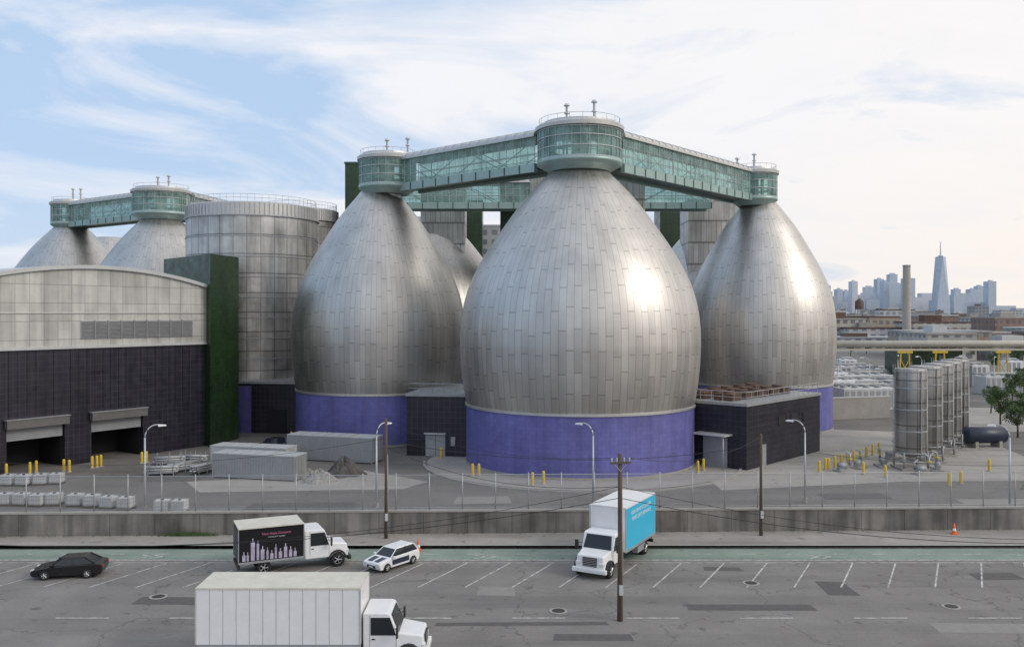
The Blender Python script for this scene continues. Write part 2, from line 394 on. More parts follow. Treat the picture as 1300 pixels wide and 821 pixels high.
# repairs in the street surface
b=MB()
for i,(x,y,w_,h_,k) in enumerate([(-21,48.6,5,1.3,'patch'),(-2,50.2,2.2,1.6,'patch2'),(9.5,47.6,7,1.0,'patch'),(18,50.2,1.8,2.6,'patch'),(21.5,44.3,6,1.4,'patch2'),(2,43.2,4,.9,'patch'),(-4,45.2,9,.5,'patch'),(28,53,3,1.4,'patch'),(-33,50,3,2,'patch2'),(12,55,2.4,.8,'patch')]):
    j=U(-.2,.2); b.add([(x,y,.008),(x+w_,y+j,.008),(x+w_-.1,y+h_+j,.008),(x+.1,y+h_,.008)],[(0,1,2,3)],k)
b.obj('road_patches',kind='structure')
def manhole(loc):
    t=root('manhole_cover',loc,0,'round cast iron manhole cover set in asphalt','manhole cover','manhole covers')
    b=MB(); b.lathe([(.34,.004),(.34,.03),(.0,.03)],'iron',20,0,0,False); b.obj('lid',t)
    b=MB(); b.lathe([(.36,.004),(.36,.026),(.5,.024),(.5,.004)],'conc',20,0,0,False); b.obj('collar',t); return t
mh=manhole((2.5,47.5,.006)); dup(mh,(14.2,52.4,.006)); dup(mh,(-20,49.9,.006)); dup(mh,(24,48.2,.006))
b=MB()
def line(x0,y0,x1,y1,wd,z=.014):
    a=Vector((x1-x0,y1-y0)).normalized(); n=Vector((-a.y,a.x))*wd/2
    b.add([(x0+n.x,y0+n.y,z),(x0-n.x,y0-n.y,z),(x1-n.x,y1-n.y,z),(x1+n.x,y1+n.y,z)],[(0,1,2,3)],'line')
line(-80,60.2,80,60.2,.12);line(-80,57.3,80,57.3,.14)
for i in range(-26,26): line(i*3,58.75,i*3+1.2,58.75,.09)
line(-80,56.7,80,56.7,.1)
for i in range(-22,23):
    x=i*2.75
    line(x,51.6,x+2.6,56.6,.1)
for i in range(-14,14): line(i*6,46.4,i*6+2.8,46.4,.12)
b.obj('road_markings',kind='structure')
b=MB()
for cx_ in (-24,-2,20,34):
    for q in (0,.8):
        line(cx_+q-.5,57.7,cx_+q+.2,58.1,.12,.018); line(cx_+q+.2,58.1,cx_+q-.5,58.5,.12,.019)
b.obj('lane_arrows',kind='structure')
# aprons
b=MB()
pts=[(7.4+16.6*math.cos(a),95.5+15.6*math.sin(a)) for a in [2*math.pi*i/64 for i in range(64)]]
b.add([(p[0],p[1],.008) for p in pts],[tuple(range(64))],'apron')
b.add([(x,y,.012) for x,y in [(19,80),(37,84),(46,99),(58,118),(44,122),(30,100),(19,92)]],[tuple(range(7))],'apron')
b.add([(x,y,.016) for x,y in [(60,118),(92,124),(96,150),(64,150)]],[tuple(range(4))],'apron')
b.add([(x,y,.016) for x,y in [(-28,79),(-10,80.5),(-8,84),(-15,90),(-24,86),(-31,84)]],[tuple(range(6))],'apron')
b.add([(x,y,.02) for x,y in [(36,84),(50,84.5),(56,92),(60,112),(50,110)]],[tuple(range(5))],'apron')
b.obj('concrete_paving',kind='structure')
sheet('grass',[(46,80),(62,82),(78,100),(92,112),(66,108)],.024,'grass')
b=MB(); b.lathe([(16.7,0),(16.7,.14),(16.95,.14),(16.95,0)],'conc',80,7.4,95.5,False,math.pi*1.0,math.pi*2.05); b.obj('yard_kerb',kind='structure')
b=MB()
for k_ in range(9): line(60+k_*2.9,100+k_*1.2,63+k_*2.9,95+k_*1.2,.12,.03)
b.obj('yard_markings',kind='structure')
b=MB()
for i,(x,y,w_,h_,k) in enumerate([(-22,72,9,2.5,'patch'),(-5,74,5,3,'patch2'),(10,72.5,14,1.2,'patch'),(27,76,6,2.4,'patch'),(-36,84,6,5,'patch'),(38,74,8,2,'patch2')]):
    b.add([(x,y,.028),(x+w_,y+.4,.028),(x+w_-.3,y+h_+.3,.028),(x+.2,y+h_,.028)],[(0,1,2,3)],k)
b.obj('yard_patches',kind='structure')

# ------------------------------------------------------------ eggs
def crom(pts,n=5):
    out=[]
    for i in range(len(pts)-1):
        p0=pts[max(i-1,0)];p1=pts[i];p2=pts[i+1];p3=pts[min(i+2,len(pts)-1)]
        for j in range(n):
            t=j/n
            out.append(tuple(.5*((2*p1[k])+(-p0[k]+p2[k])*t+(2*p0[k]-5*p1[k]+4*p2[k]-p3[k])*t*t+(-p0[k]+3*p1[k]-3*p2[k]+p3[k])*t**3) for k in (0,1)))
    return out+[pts[-1]]
PR=[(.95,6.3),(.972,8),(.99,10),(.999,12),(1,13.2),(.993,15),(.97,17),(.925,19),(.855,21),(.765,23),(.66,25),(.55,27),(.46,28.5),(.355,30),(.28,31),(.21,32)]
def egg(x,y,Rr,label):
    r=root('digester_egg',(x,y),0,label,'digester tank','steel digester eggs')
    b=MB(); b.lathe([(a*Rr,z) for a,z in crom(PR)],'egg',128); b.disc(.21*Rr,32,'steel'); b.obj('shell',r)
    q=Rr*.95
    b=MB(); b.lathe([(q,0),(q,6.12)],'blue',96); b.obj('brick_base',r)
    b=MB(); b.lathe([(q*.99,6.12),(q+.12,6.12),(q+.12,6.34),(q*.99,6.36)],'steel',96,0,0,False); b.obj('ring_flange',r)
    b=MB(); b.lathe([(q+.02,0),(q+.1,0),(q+.1,.25),(q+.02,.25)],'conc',96,0,0,False); b.obj('plinth',r)
    return r
A=(7.4,96.9); B=(xp(481.5,116),116); D=(xp(964,126),126); B2=(xp(545,148),148); E=(xp(912,148),148)
G1=(xp(205,147),147); G2=(xp(90,163),163); G3=(xp(140,186),186)
egg(*A,13.07,'huge shingled stainless steel egg tank on violet brick drum')
egg(*B,11.25,'stainless steel egg tank beside dark purple brick building')
egg(*D,10.4,'stainless steel egg tank behind low purple brick building')
egg(*B2,14,'steel egg tank half hidden behind another egg')
egg(*E,14,'shaded steel egg tank half hidden behind two eggs')
egg(*G1,13,'distant steel egg tank rising over curved roof hall')
egg(*G2,13,'distant steel egg tank behind a low curved roof')
egg(*G3,13,'distant steel egg tank standing behind two others')

ZB=31.7
def pod(x,y,r,label,vents,dz=0.):
    t=root('glass_pavilion',(x,y,dz),0,label,'pavilion','round glass pavilions on the eggs')
    z=ZB
    b=MB(); b.lathe([(r*.72,z-.2),(r*.9,z+.25),(r+.12,z+.55),(r+.12,z+.95),(r-.1,z+.95)],'teal',48); b.disc(r*.72,z-.2,'dgreen',48); b.disc(r-.1,z+.9,'grey',48); b.obj('floor_collar',t)
    b=MB(); b.lathe([(r*.5,z-1.6),(r*.5,z-.15)],'steel',32); b.obj('neck',t)
    b=MB(); b.lathe([(r,z+.95),(r,z+4.2)],'glass',48,0,0,True); b.obj('glazing',t)
    b=MB(); n=int(r*7)
    for i in range(n):
        a=2*math.pi*i/n; b.tube([((r+.04)*math.cos(a),(r+.04)*math.sin(a),z+.9),((r+.04)*math.cos(a),(r+.04)*math.sin(a),z+4.2)],.04,'teal',4)
    for h in (1.0,2.1,3.2,4.1): b.lathe([(r+.05,z+h-.04),(r+.09,z+h-.04),(r+.09,z+h+.04),(r+.05,z+h+.04)],'lgrey',48,0,0,False)
    b.obj('mullions',t)
    b=MB(); b.cyl(0,0,z+.9,z+4.2,r*.2,'grey',20)
    for i in range(9):
        a=i*.7; b.tube([(r*.7*math.cos(a),r*.7*math.sin(a),z+.9),(r*.7*math.cos(a),r*.7*math.sin(a),z+4.1)],.12,'white')
    b.lathe([(r*.72,z+2.0),(r*.72,z+2.3)],'lgrey',24)
    b.obj('machinery',t)
    b=MB(); b.lathe([(r-.1,z+4.2),(r+.3,z+4.22),(r+.34,z+4.6),(r+.05,z+4.8),(r*.93,z+4.8),(r*.9,z+5.1),(r*.5,z+5.3),(.01,z+5.4)],'steel',48,0,0,False); b.obj('roof',t)
    b=MB()
    n=20
    for i in range(n):
        a=2*math.pi*i/n; b.tube([(r*.97*math.cos(a),r*.97*math.sin(a),z+4.75),(r*.97*math.cos(a),r*.97*math.sin(a),z+5.5)],.02,'galv',4)
    b.tube([(r*.97*math.cos(2*math.pi*i/36),r*.97*math.sin(2*math.pi*i/36),z+5.5) for i in range(37)],.025,'galv',4)
    b.obj('roof_railing',t)
    for vx,vh in vents:
        b=MB(); b.cyl(vx,0,z+5.2,z+5.2+vh,.13,'galv',10); b.cyl(vx,0,z+5.2+vh*.55,z+5.3+vh*.55,.3,'steel',12); b.cyl(vx,0,z+5.2+vh,z+5.45+vh,.36,'steel',12,.2); b.obj('vent_pipe',t)
    return t
pod(A[0],A[1]-.3,4.55,'large round green glass pavilion capping a steel egg',[(-1.4,1.9),(1.6,2.3)],-.1)
pod(xp(493,116),B[1]-.5,3.65,'round green glass pavilion on top of steel egg',[(-.1,1.7),(2.6,1.9)])
pod(xp(956,126),D[1]-.6,3.1,'small round green glass pavilion at skybridge end',[(0,1.9),(-2.4,1.3)],-.3)
pod(G1[0],G1[1],4.5,'distant round glass pavilion on egg top',[(-.6,1.7),(1.2,1.9)])
pod(G2[0],G2[1],3.3,'small distant glass pavilion on egg top',[(.4,2.),(1.8,2.)])

def bridge(p1,p2,label,wd=3.6,z=ZB):
    v=Vector((p2[0]-p1[0],p2[1]-p1[1])); L=v.length; a=math.atan2(v.y,v.x)
    t=root('skybridge',(p1[0],p1[1],0),a,label,'skybridge','glazed bridges between the eggs')
    h=wd/2
    b=MB(); b.box(0,L,-h-.1,-h+.35,z,z+.95,'teal'); b.box(0,L,h-.35,h+.1,z,z+.95,'teal'); b.box(0,L,-h+.35,h-.35,z+.3,z+.7,'dgreen')
    n=int(L/2.2)
    for i in range(n+1):
        x=L*i/n; b.box(x-.06 if i else 0,x+.06,-h-.16,-h-.1,z+.02,z+.93,'dgreen')
    b.obj('floor_beam',t)
    b=MB(); b.add([(0,-h,z+.95),(L,-h,z+.95),(L,-h,z+3.9),(0,-h,z+3.9)],[(0,1,2,3)],'glass'); b.add([(0,h,z+.95),(L,h,z+.95),(L,h,z+3.9),(0,h,z+3.9)],[(0,1,2,3)],'glass'); b.obj('glazing',t)
    b=MB()
    n=int(L/4.8)
    for sgn in (-1,1):
        y=sgn*(h-.25)
        for i in range(n):
            x0=L*i/n;x1=L*(i+1)/n
            b.tube([(x0,y,z+1),(x1,y,z+3.8)] if i%2 else [(x0,y,z+3.8),(x1,y,z+1)],.055,'lgrey',4)
            b.tube([(x0,y,z+1),(x0,y,z+3.85)],.06,'lgrey',4)
        b.tube([(0,y,z+2.),(L,y,z+2.)],.04,'lgrey',4)
    b.obj('truss',t)
    b=MB(); n=int(L/1.05)
    for sgn in (-1,1):
        y=sgn*(h+.04)
        for i in range(n+1):
            x=L*i/n; b.tube([(x,y,z+.95),(x,y,z+3.9)],.03,'lgrey',4)
        for q in (1.9,2.9): b.tube([(0,y,z+q),(L,y,z+q)],.03,'lgrey',4)
    b.obj('mullions',t)
    pts=[(-h-.3,z+3.9)]+[((h+.3)*-math.cos(math.pi*i/10),z+4.15+.75*math.sin(math.pi*i/10)) for i in range(11)]+[(h+.3,z+3.9)]
    b=MB(); vs=[];m_=len(pts)
    for x in (0,L):
        for y,q in pts: vs.append((x,y,q))
    b.add(vs,[(i,i+1,m_+i+1,m_+i) for i in range(m_-1)]+[(m_-1,0,m_,2*m_-1),tuple(range(m_)),tuple(range(2*m_-1,m_-1,-1))],'steel')
    n=int(L/1.4)
    for i in range(1,n):
        x=L*i/n; b.tube([(x,y*1.01,q+.03) for y,q in pts[1:-1]],.04,'galv',4)
    b.tube([(0,0,z+5.1),(L,0,z+5.1)],.06,'galv',4)
    b.obj('vaulted_roof',t)
    return t
bridge((B[0]+4.2,B[1]-1.6),(A[0]-3.6,A[1]+2.2),'green glazed truss bridge joining two egg tops')
bridge((A[0]+3.6,A[1]+2.4),(xp(956,126)-1.6,D[1]-1.2),'long green glazed truss bridge with vaulted steel roof')
bridge((xp(500,134),134),(xp(900,134),134),'inner glazed bridge in shade behind the eggs')
bridge((G2[0]+2,G2[1]-1.4),(G1[0]-3,G1[1]+2.2),'distant green glazed bridge between egg tops')
bridge((G1[0]+3.,G1[1]+2),(xp(330,175),175),'distant glazed bridge running behind storage tank')

def block(name,corners,z1,k,label,cat,z0=0,cap=None,group=None):
    cx=corners[0][0];cy=corners[0][1]
    a=math.atan2(corners[1][1]-cy,corners[1][0]-cx)
    ca,sa=math.cos(-a),math.sin(-a)
    loc=[((x-cx)*ca-(y-cy)*sa,(x-cx)*sa+(y-cy)*ca) for x,y in corners]
    t=root(name,(cx,cy),a,label,cat,group)
    b=MB(); b.poly(loc,z0,z1,k); b.obj('walls',t)
    if cap:
        mx=sum(p[0] for p in loc)/len(loc);my=sum(p[1] for p in loc)/len(loc)
        b=MB(); b.poly([(p[0]+(.12 if p[0]>mx else -.12),p[1]+(.12 if p[1]>my else -.12)) for p in loc],z1+.002,z1+.3,cap); b.obj('coping',t)
    return t
def rect(px0,px1,Y,dep,top): 
    return [(xp(px0,Y),Y),(xp(px1,Y),Y),(xp(px1,Y),Y+dep),(xp(px0,Y),Y+dep)]
def tri(c,ang,a,bb):
    u=(math.cos(ang),math.sin(ang)); v=(-u[1],u[0])
    return [(c[0],c[1]),(c[0]+u[0]*a,c[1]+u[1]*a),(c[0]+u[0]*a+v[0]*bb,c[1]+u[1]*a+v[1]*bb),(c[0]+v[0]*bb,c[1]+v[1]*bb)]
# shafts (the two rear ones rise out of the rear eggs)
block('elevator_shaft',rect(534,590,142,6,0),zp(240,142),'shaft','ribbed steel clad shaft rising from rear egg tank','shaft',cap='steel')
block('elevator_shaft',rect(874,948,139,7,0),zp(255,139),'shaft','wide ribbed steel shaft rising from shaded egg tank','shaft',cap='steel')
block('elevator_shaft',rect(674,706,113,5,0),zp(222,113),'shaft','slim steel shaft behind an egg tank','shaft',cap='steel')
block('elevator_shaft',rect(772,819,113,5,0),zp(224,113),'shaft','steel shaft rising to the skybridge','shaft',cap='steel')
block('brick_tower',rect(438,478,140,8,0),zp(208,140),'green','tall dark green brick tower behind egg tank','tower',cap='dgreen')
block('brick_tower',rect(585,612,166,7,0),zp(256,166),'green','dark green brick tower under skybridge','tower',cap='dgreen')
block('brick_tower',rect(635,676,138,7,0),zp(232,138),'green','dark green brick tower behind glazed bridge','tower',cap='dgreen')
block('brick_tower',rect(838,870,168,7,0),zp(262,168),'green','dark green brick tower between two eggs','tower',cap='dgreen')
block('brick_tower',[(xp(267,106),106),(xp(303,113),113),(xp(250,124),124),(xp(208,117),117)],23.2,'green','green glazed brick stair tower beside hall','tower')
M['hw']=winmat('pale_hall_windows',(.45,.44,.42),(.16,.17,.18),2.2,2.0)
block('office_building',rect(608,700,185,20,0),zp(287,185),'hw','pale building with window bands behind eggs','building',cap='lgrey')

# ------------------------------------------------------------ big tank
def bigtank(x,y,r,z0,z1,label):
    t=root('storage_tank',(x,y),0,label,'storage tank')
    b=MB(); b.lathe([(r*.99,0),(r*.99,z0)],'dark',64); b.obj('brick_base',t)
    b=MB(); b.lathe([(r,z0),(r,z1-1.9)],'tank',80); b.obj('panel_shell',t)
    b=MB(); n=90
    b.lathe([(r+.02,z1-1.85),(r+.02,z1-.15),(r-.4,z1),(.01,z1+.5)],'steel',80,0,0,False)
    for i in range(n):
        a=2*math.pi*i/n; q=r+.06; b.tube([(q*math.cos(a),q*math.sin(a),z1-1.8),(q*math.cos(a),q*math.sin(a),z1-.2)],.06,'galv',4)
    b.obj('ribbed_crown',t)
    b=MB()
    for h in range(1,8):
        zz_=z0+(z1-1.9-z0)*h/8; b.lathe([(r+.01,zz_-.06),(r+.1,zz_-.06),(r+.1,zz_+.06),(r+.01,zz_+.06)],'galv',80,0,0,False)
    b.lathe([(r+.01,z1-2.),(r+.28,z1-2.),(r+.28,z1-1.86),(r+.01,z1-1.86)],'galv',80,0,0,False)
    b.tube([(0,-r-.08,z0),(0,-r-.08,z1-2)],.05,'galv',4)
    b.obj('band_rings',t)
    b=MB(); q=r-.2
    for i in range(60):
        a=2*math.pi*i/60; b.tube([(q*math.cos(a),q*math.sin(a),z1-.1),(q*math.cos(a),q*math.sin(a),z1+1)],.02,'galv',4)
    for h in (.5,1.): b.tube([(q*math.cos(2*math.pi*i/60),q*math.sin(2*math.pi*i/60),z1+h) for i in range(61)],.025,'galv',4)
    b.obj('roof_railing',t)
bigtank(xp(321,131),131,9.4,6.9,zp(255,122),'tall cylindrical steel panelled storage tank beside egg tank')
bigtank(xp(382,143),143,5.9,6.9,zp(262,137),'narrower steel storage tank behind a larger one')

# ------------------------------------------------------------ hall with curved roof
dv=Vector((13.6,19.6)).normalized(); Rt=Vector((xp(262,107),107)); O=Rt-dv*27
hall=root('curved_roof_hall',(O.x,O.y),math.atan2(dv.y,dv.x),'hall with arched steel panel front and purple brick base','building')
W=27.
def arcz(x): return 21.1-1.75*((x-13.5)/13.5)**2
b=MB()
segs=[(0,3.7),(9.6,12.5),(18.6,W)]
for a_,c_ in segs: b.box(a_,c_,0,.6,0,12.4,'dark')
b.box(3.7,9.6,0,.6,4.7,12.4,'dark'); b.box(12.5,18.6,0,.6,4.7,12.4,'dark')
b.box(0,.6,.6,34,0,12.4,'dark'); b.box(W-.6,W,.6,34,0,12.4,'dark'); b.box(.6,W-.6,33.4,34,0,12.4,'dark')
b.obj('brick_base',hall)
b=MB(); n=24; vs=[];
for i in range(n+1):
    x=W*i/n; vs+=[(x,-.12,12.45),(x,-.12,arcz(x)-.25)]
b.add(vs,[(2*i,2*i+2,2*i+3,2*i+1) for i in range(n)],'fac')
b.add([(W+.05,-.12,12.45),(W+.05,34,12.45),(W+.05,34,arcz(W)-.25),(W+.05,-.12,arcz(W)-.25)],[(0,1,2,3)],'fac')
b.add([(-.05,-.12,12.45),(-.05,34,12.45),(-.05,34,arcz(W)-.25),(-.05,-.12,arcz(W)-.25)],[(0,1,2,3)],'fac')
b.obj('panel_front',hall)
b=MB(); vs=[]
for yy in (-.45,34.2):
    for i in range(n+1): x=-.4+(W+.8)*i/n; vs.append((x,yy,arcz(min(max(x,0),W))-.28))
    for i in range(n+1): x=-.4+(W+.8)*i/n; vs.append((x,yy,arcz(min(max(x,0),W))+.12))
k2=2*(n+1); fs=[]
for i in range(n):
    fs+=[(i,i+1,n+2+i,n+1+i),(n+1+i,n+2+i,k2+n+2+i,k2+n+1+i),(i,k2+i,k2+i+1,i+1)]
b.add(vs,fs,'lgrey'); b.obj('curved_roof',hall)
b=MB(); b.box(-.1,W+.1,-.25,-.125,12.3,12.6,'lgrey'); b.box(-.1,W+.1,-.22,-.125,16.0,16.12,'steel'); b.obj('flashing',hall)
b=MB()
for i in range(int(W/.9)): b.box(.3+i*.9,.38+i*.9,-.05,-.002,5.6,12.28,'dark')
b.obj('wall_ribs',hall)
b=MB(); b.box(11.2,25,-.2,-.125,13.3,15.3,'steel')
for i in range(13): b.hexa([(11.3,-.34,13.38+i*.145),(24.9,-.34,13.38+i*.145),(24.9,-.2,13.43+i*.145),(11.3,-.2,13.43+i*.145)],[(11.3,-.34,13.41+i*.145),(24.9,-.34,13.41+i*.145),(24.9,-.2,13.47+i*.145),(11.3,-.2,13.47+i*.145)],'grey')
for i in range(1,9): b.box(11.2+i*1.53-.04,11.2+i*1.53+.04,-.37,-.2,13.3,15.3,'grey')
b.obj('louvre',hall)
for x0,x1 in ((3.7,9.6),(12.5,18.6)):
    b=MB(); b.box(x0-.2,x1+.2,-.6,-.055,4.5,5.35,'canopyg'); b.box(x0-.3,x1+.3,-.7,-.055,5.352,5.42,'grey'); b.obj('door_canopy',hall)
    b=MB(); b.box(x0,x1,5.,5.2,0,4.6,'void'); b.box(x0,x0+.1,.6,5,0,4.6,'void'); b.box(x1-.1,x1,.6,5,0,4.6,'void'); b.box(x0+.1,x1-.1,.6,5,4.4,4.6,'void'); b.obj('doorway',hall)
    b=MB()
    for i in range(7): b.box(x0+.1,x1-.1,.3,.36,3.2+i*.2,3.38+i*.2,'grey')
    b.obj('roller_door',hall)
b=MB()
for i in range(16): b.tube([(W-6+i*.4+.1,-.05+i*.6+2,arcz(W-3)+.1),(W-6+i*.4+.1,-.05+i*.6+2,arcz(W-3)+1.2)],.03,'galv',4)
for h in (.6,1.2): b.tube([(W-5.9,2,arcz(W-3)+h),(W-5.9+6,11,arcz(W-3)+h)],.03,'galv',4)
b.obj('roof_railing',hall)
# low building by tank
t=block('service_building',[(-38,119),(-28,117.5),(-28,126),(-38,126)],6.6,'dark','dark purple brick service building between tank and egg','building',cap='grey')
b=MB(); b.box(.2,3.0,-.12,-.002,0,6.3,'bluef'); b.obj('violet_wall_panel',t)
b=MB(); b.box(5.5,8.,-.1,-.002,0,3.2,'void'); b.obj('doorway',t)
def railing(parent,pts,z):
    b=MB()
    for (x0,y0),(x1,y1) in zip(pts,pts[1:]):
        L=math.hypot(x1-x0,y1-y0); n=max(1,int(L/1.2))
        for i in range(n+1):
            x=x0+(x1-x0)*i/n;y=y0+(y1-y0)*i/n; b.tube([(x,y,z),(x,y,z+1.1)],.03,'galv',4)
        for h in (.55,1.1): b.tube([(x0,y0,z+h),(x1,y1,z+h)],.03,'galv',4)
    b.obj('roof_railing',parent)
t=block('link_building',[(-11.9,99.6),(-4.4,98.6),(-3.,112),(-10,113)],6.7,'dark','dark purple brick link building between two eggs','building',cap='grey')
railing(t,[(.2,.3),(7,.3)],7.)
b=MB(); b.box(2.2,3.3,-.06,-.002,0,2.4,'grey'); b.box(3.35,4.45,-.06,-.002,0,2.4,'grey'); b.obj('double_door',t)
b=MB(); b.box(2.1,4.55,-.5,-.002,2.5,2.62,'lgrey'); b.obj('canopy',t)
b=MB(); b.box(5.1,5.6,-.14,-.002,1.2,2.2,'grey'); b.obj('electrical_box',t)
# right building
C0=gp(948,597); ang=math.atan2(.73,.68)
t=block('pump_building',tri(C0,ang,17.5,11),6.5,'dark','low dark purple brick building with red rooftop louvres','building',cap='grey')
railing(t,[(.2,10.8),(.2,.2),(17.3,.2)],6.82)
for i in range(5):
    for j in range(2):
        b=MB(); x=1.4+i*2.9; y=2.4+j*3.4; b.box(x,x+1.9,y,y+2.2,6.82,7.45,'brown')
        for q in range(4): b.box(x-.05,x+1.95,y-.05,y-.002,6.92+q*.14,6.99+q*.14,'brown')
        b.box(x-.1,x+2.,y-.1,y+2.3,7.452,7.53,'brown'); b.cyl(x+.9,y+1.1,7.53,7.75,.6,'brown',12); b.obj('rooftop_louvre_box',t)
b=MB(); b.box(-.1,0-.002,2.2,5,0,3.1,'grey'); b.obj('roller_door',t)
b=MB(); b.box(-1.7,-.002,1.6,5.5,3.4,3.55,'lgrey'); b.tube([(-1.6,1.8,3.4),(-1.6,1.8,0)],.06,'galv'); b.tube([(-1.6,5.3,3.4),(-1.6,5.3,0)],.06,'galv'); b.obj('canopy',t)
b=MB(); b.box(3,4.1,-.07,-.002,0,2.3,'grey'); b.obj('steel_door',t)
b=MB()
for i in range(3): b.box(7+i*3,8.6+i*3,-.06,-.002,3.9,4.9,'plastic')
b.obj('wall_vents',t)

# ------------------------------------------------------------ retaining wall & fence
t=root('retaining_wall',(0,wy(0)),math.atan(.028),'stained concrete retaining wall along the pavement','wall')
b=MB(); b.box(-75,75,0,.45,.0,1.68,'wall'); b.obj('wall_face',t)
b=MB(); b.box(-75,75,-.05,.5,1.683,1.8,'conc'); b.obj('coping',t)
t=root('chain_link_fence',(0,wy(0)+.25),math.atan(.028),'tall galvanised chain link fence on concrete wall','fence')
b=MB(); b.add([(-75,0,1.83),(75,0,1.83),(75,0,4.3),(-75,0,4.3)],[(0,1,2,3)],'mesh'); b.obj('wire_mesh',t)
b=MB(); b.tube([(-75,0,4.32),(75,0,4.32)],.025,'galv'); b.tube([(-75,0,1.95),(75,0,1.95)],.02,'galv'); b.obj('rail',t)
b=MB(); b.tube([(0,0,1.78),(0,0,4.45)],.04,'galv',8); p0=b.obj('post',t); p0.location=(-42,0,0)
for i in range(1,36):
    p=p0.copy(); COL.objects.link(p); p.parent=t; p.location=(-42+i*2.4,0,0)

# ------------------------------------------------------------ street lamps
def lamp(loc,rz,label,h=7.0):
    t=root('street_lamp',loc,rz,label,'street lamp','grey street lamps')
    b=MB(); b.tube([(0,0,0),(0,0,h-1.1)],.1,'lampgrey',8,.065); b.cyl(0,0,0,.35,.2,'conc',12); b.obj('post',t)
    b=MB(); b.tube([(0,0,h-1.1)]+[(.9*(1-math.cos(a)),0,h-1.1+1.0*math.sin(a)) for a in [math.pi/2*i/7 for i in range(1,8)]]+[(1.15,0,h-.13)],.05,'lampgrey',6); b.obj('arm',t)
    b=MB(); b.hexa([(1.,-.12,h-.28),(1.65,-.16,h-.25),(1.65,.16,h-.25),(1.,.12,h-.28)],[(1.,-.1,h-.08),(1.6,-.13,h-.14),(1.6,.13,h-.14),(1.,.1,h-.08)],'white'); b.obj('lamp_head',t,bevel=.03)
    return t
l0=lamp((xp(184,72),72),.5,'grey street lamp with curved arm inside the fence')
for px,Y,rz in ((753,73,2.6),(1022,75,2.5),(1282,72,2.7),(478,73,.9)):
    dup(l0,(xp(px,Y),Y),rz)
# utility poles
def upole(loc,h,label,arm=True,tr=False,rz=0,r=.15):
    t=root('utility_pole',loc,rz,label,'utility pole','wooden utility poles')
    b=MB(); b.tube([(0,0,0),(0.02,0,h/2),(0,0,h)],r,'wood',10,r*.72); b.obj('wooden_pole',t)
    if arm:
        b=MB(); b.box(-.55,.55,-.16,-.06,h-.5,h-.4,'wood'); b.tube([(-.4,-.11,h-.45),(0,-.12,h-.9)],.02,'galv',4); b.tube([(.4,-.11,h-.45),(0,-.12,h-.9)],.02,'galv',4); b.obj('crossarm',t)
        b=MB()
        for x in (-.48,-.2,.2,.48): b.lathe([(.03,h-.4),(.05,h-.35),(.03,h-.3),(.055,h-.25),(.02,h-.19)],'lgrey',8,x,-.11)
        b.obj('insulators',t)
    b=MB(); b.tube([(r*.9,-.03,.1),(r*.8,-.03,h*.7)],.035,'galv'); b.box(-.1,.1,-r-.1,-r+.02,1.4,1.9,'lgrey'); b.obj('conduit',t)
    return t
PL1=(xp(787,46),46); PL2=(xp(490,62.4),62.4); PL3=(xp(966,63.2),63.2)
upole(PL1,8.7,'weathered wooden utility pole beside white truck',True,False,.2)
upole(PL2,8.6,'wooden utility pole on pavement by retaining wall',False,False,.3,.13)
upole(PL3,7.4,'wooden utility pole against concrete wall',False,False,.2,.13)
def cable(p,q,sag,r=.022,label='black overhead cable sagging above the street'):
    b=MB(); pts=[]
    p=Vector(p);q=Vector(q)
    for i in range(25):
        t_=i/24; c=p.lerp(q,t_); c.z-=sag*4*t_*(1-t_); pts.append(c)
    o=b.tube(pts,r*.62,'cable',5).obj('overhead_cable'); o['label']=label;o['category']='cable';o['group']='overhead cables'
cable((-42,43,6.4),(PL1[0],PL1[1],7.0),2.4); cable((-42,43.3,6.1),(PL1[0],PL1[1],6.4),2.,.03)
cable((PL1[0],PL1[1],7.),(46,44,6.4),2.2); cable((PL1[0],PL1[1],6.4),(46,44.3,6.1),2.,.03)
cable((PL1[0]-.48,PL1[1]-.1,8.5),(PL2[0],PL2[1],8.3),.8,.018); cable((PL1[0],PL1[1],7.),(PL2[0],PL2[1],6.6),1.,.025)
cable((PL1[0]+.48,PL1[1],8.5),(PL3[0],PL3[1],7.2),.8,.018); cable((PL2[0],PL2[1],7.),(PL3[0],PL3[1],6.6),1.2,.03)
cable((PL2[0],PL2[1],7.2),(-44,61,6.5),1.4,.022); cable((PL3[0],PL3[1],6.7),(48,63,6.2),1.3,.022)

# ------------------------------------------------------------ vehicles
def wheels(t,xs,hw,r,wd,dual=()):
    for x in xs:
        for sg in (-1,1):
            w_=wd*(2. if x in dual else 1)
            b=MB(); y=sg*(hw-w_/2); b.wheel(x,y,r,r,w_,'rubber'); wo=b.obj('wheel',t)
            b=MB(); yy=sg*(hw+.004); n=16
            b.add([(x+r*.58*math.cos(2*math.pi*i/n),yy,r+r*.58*math.sin(2*math.pi*i/n)) for i in range(n)]+[(x,yy-sg*.06,r)],[(i,(i+1)%n,n) for i in range(n)],'rim')
            for i in range(5):
                a=2*math.pi*i/5; b.tube([(x,yy+sg*.005,r),(x+r*.54*math.cos(a),yy+sg*.005,r+r*.54*math.sin(a))],.035,'rim',4)
            b.obj('rim',wo)
def archprof(xr,xf,rad,zb,L0,L1):
    p=[(L0,zb)]
    for c in (xr,xf):
        p+=[(c-rad*math.cos(a),zb+ (rad*.98)*math.sin(a)) for a in [math.pi*i/8 for i in range(9)]]
    return p+[(L1,zb)]
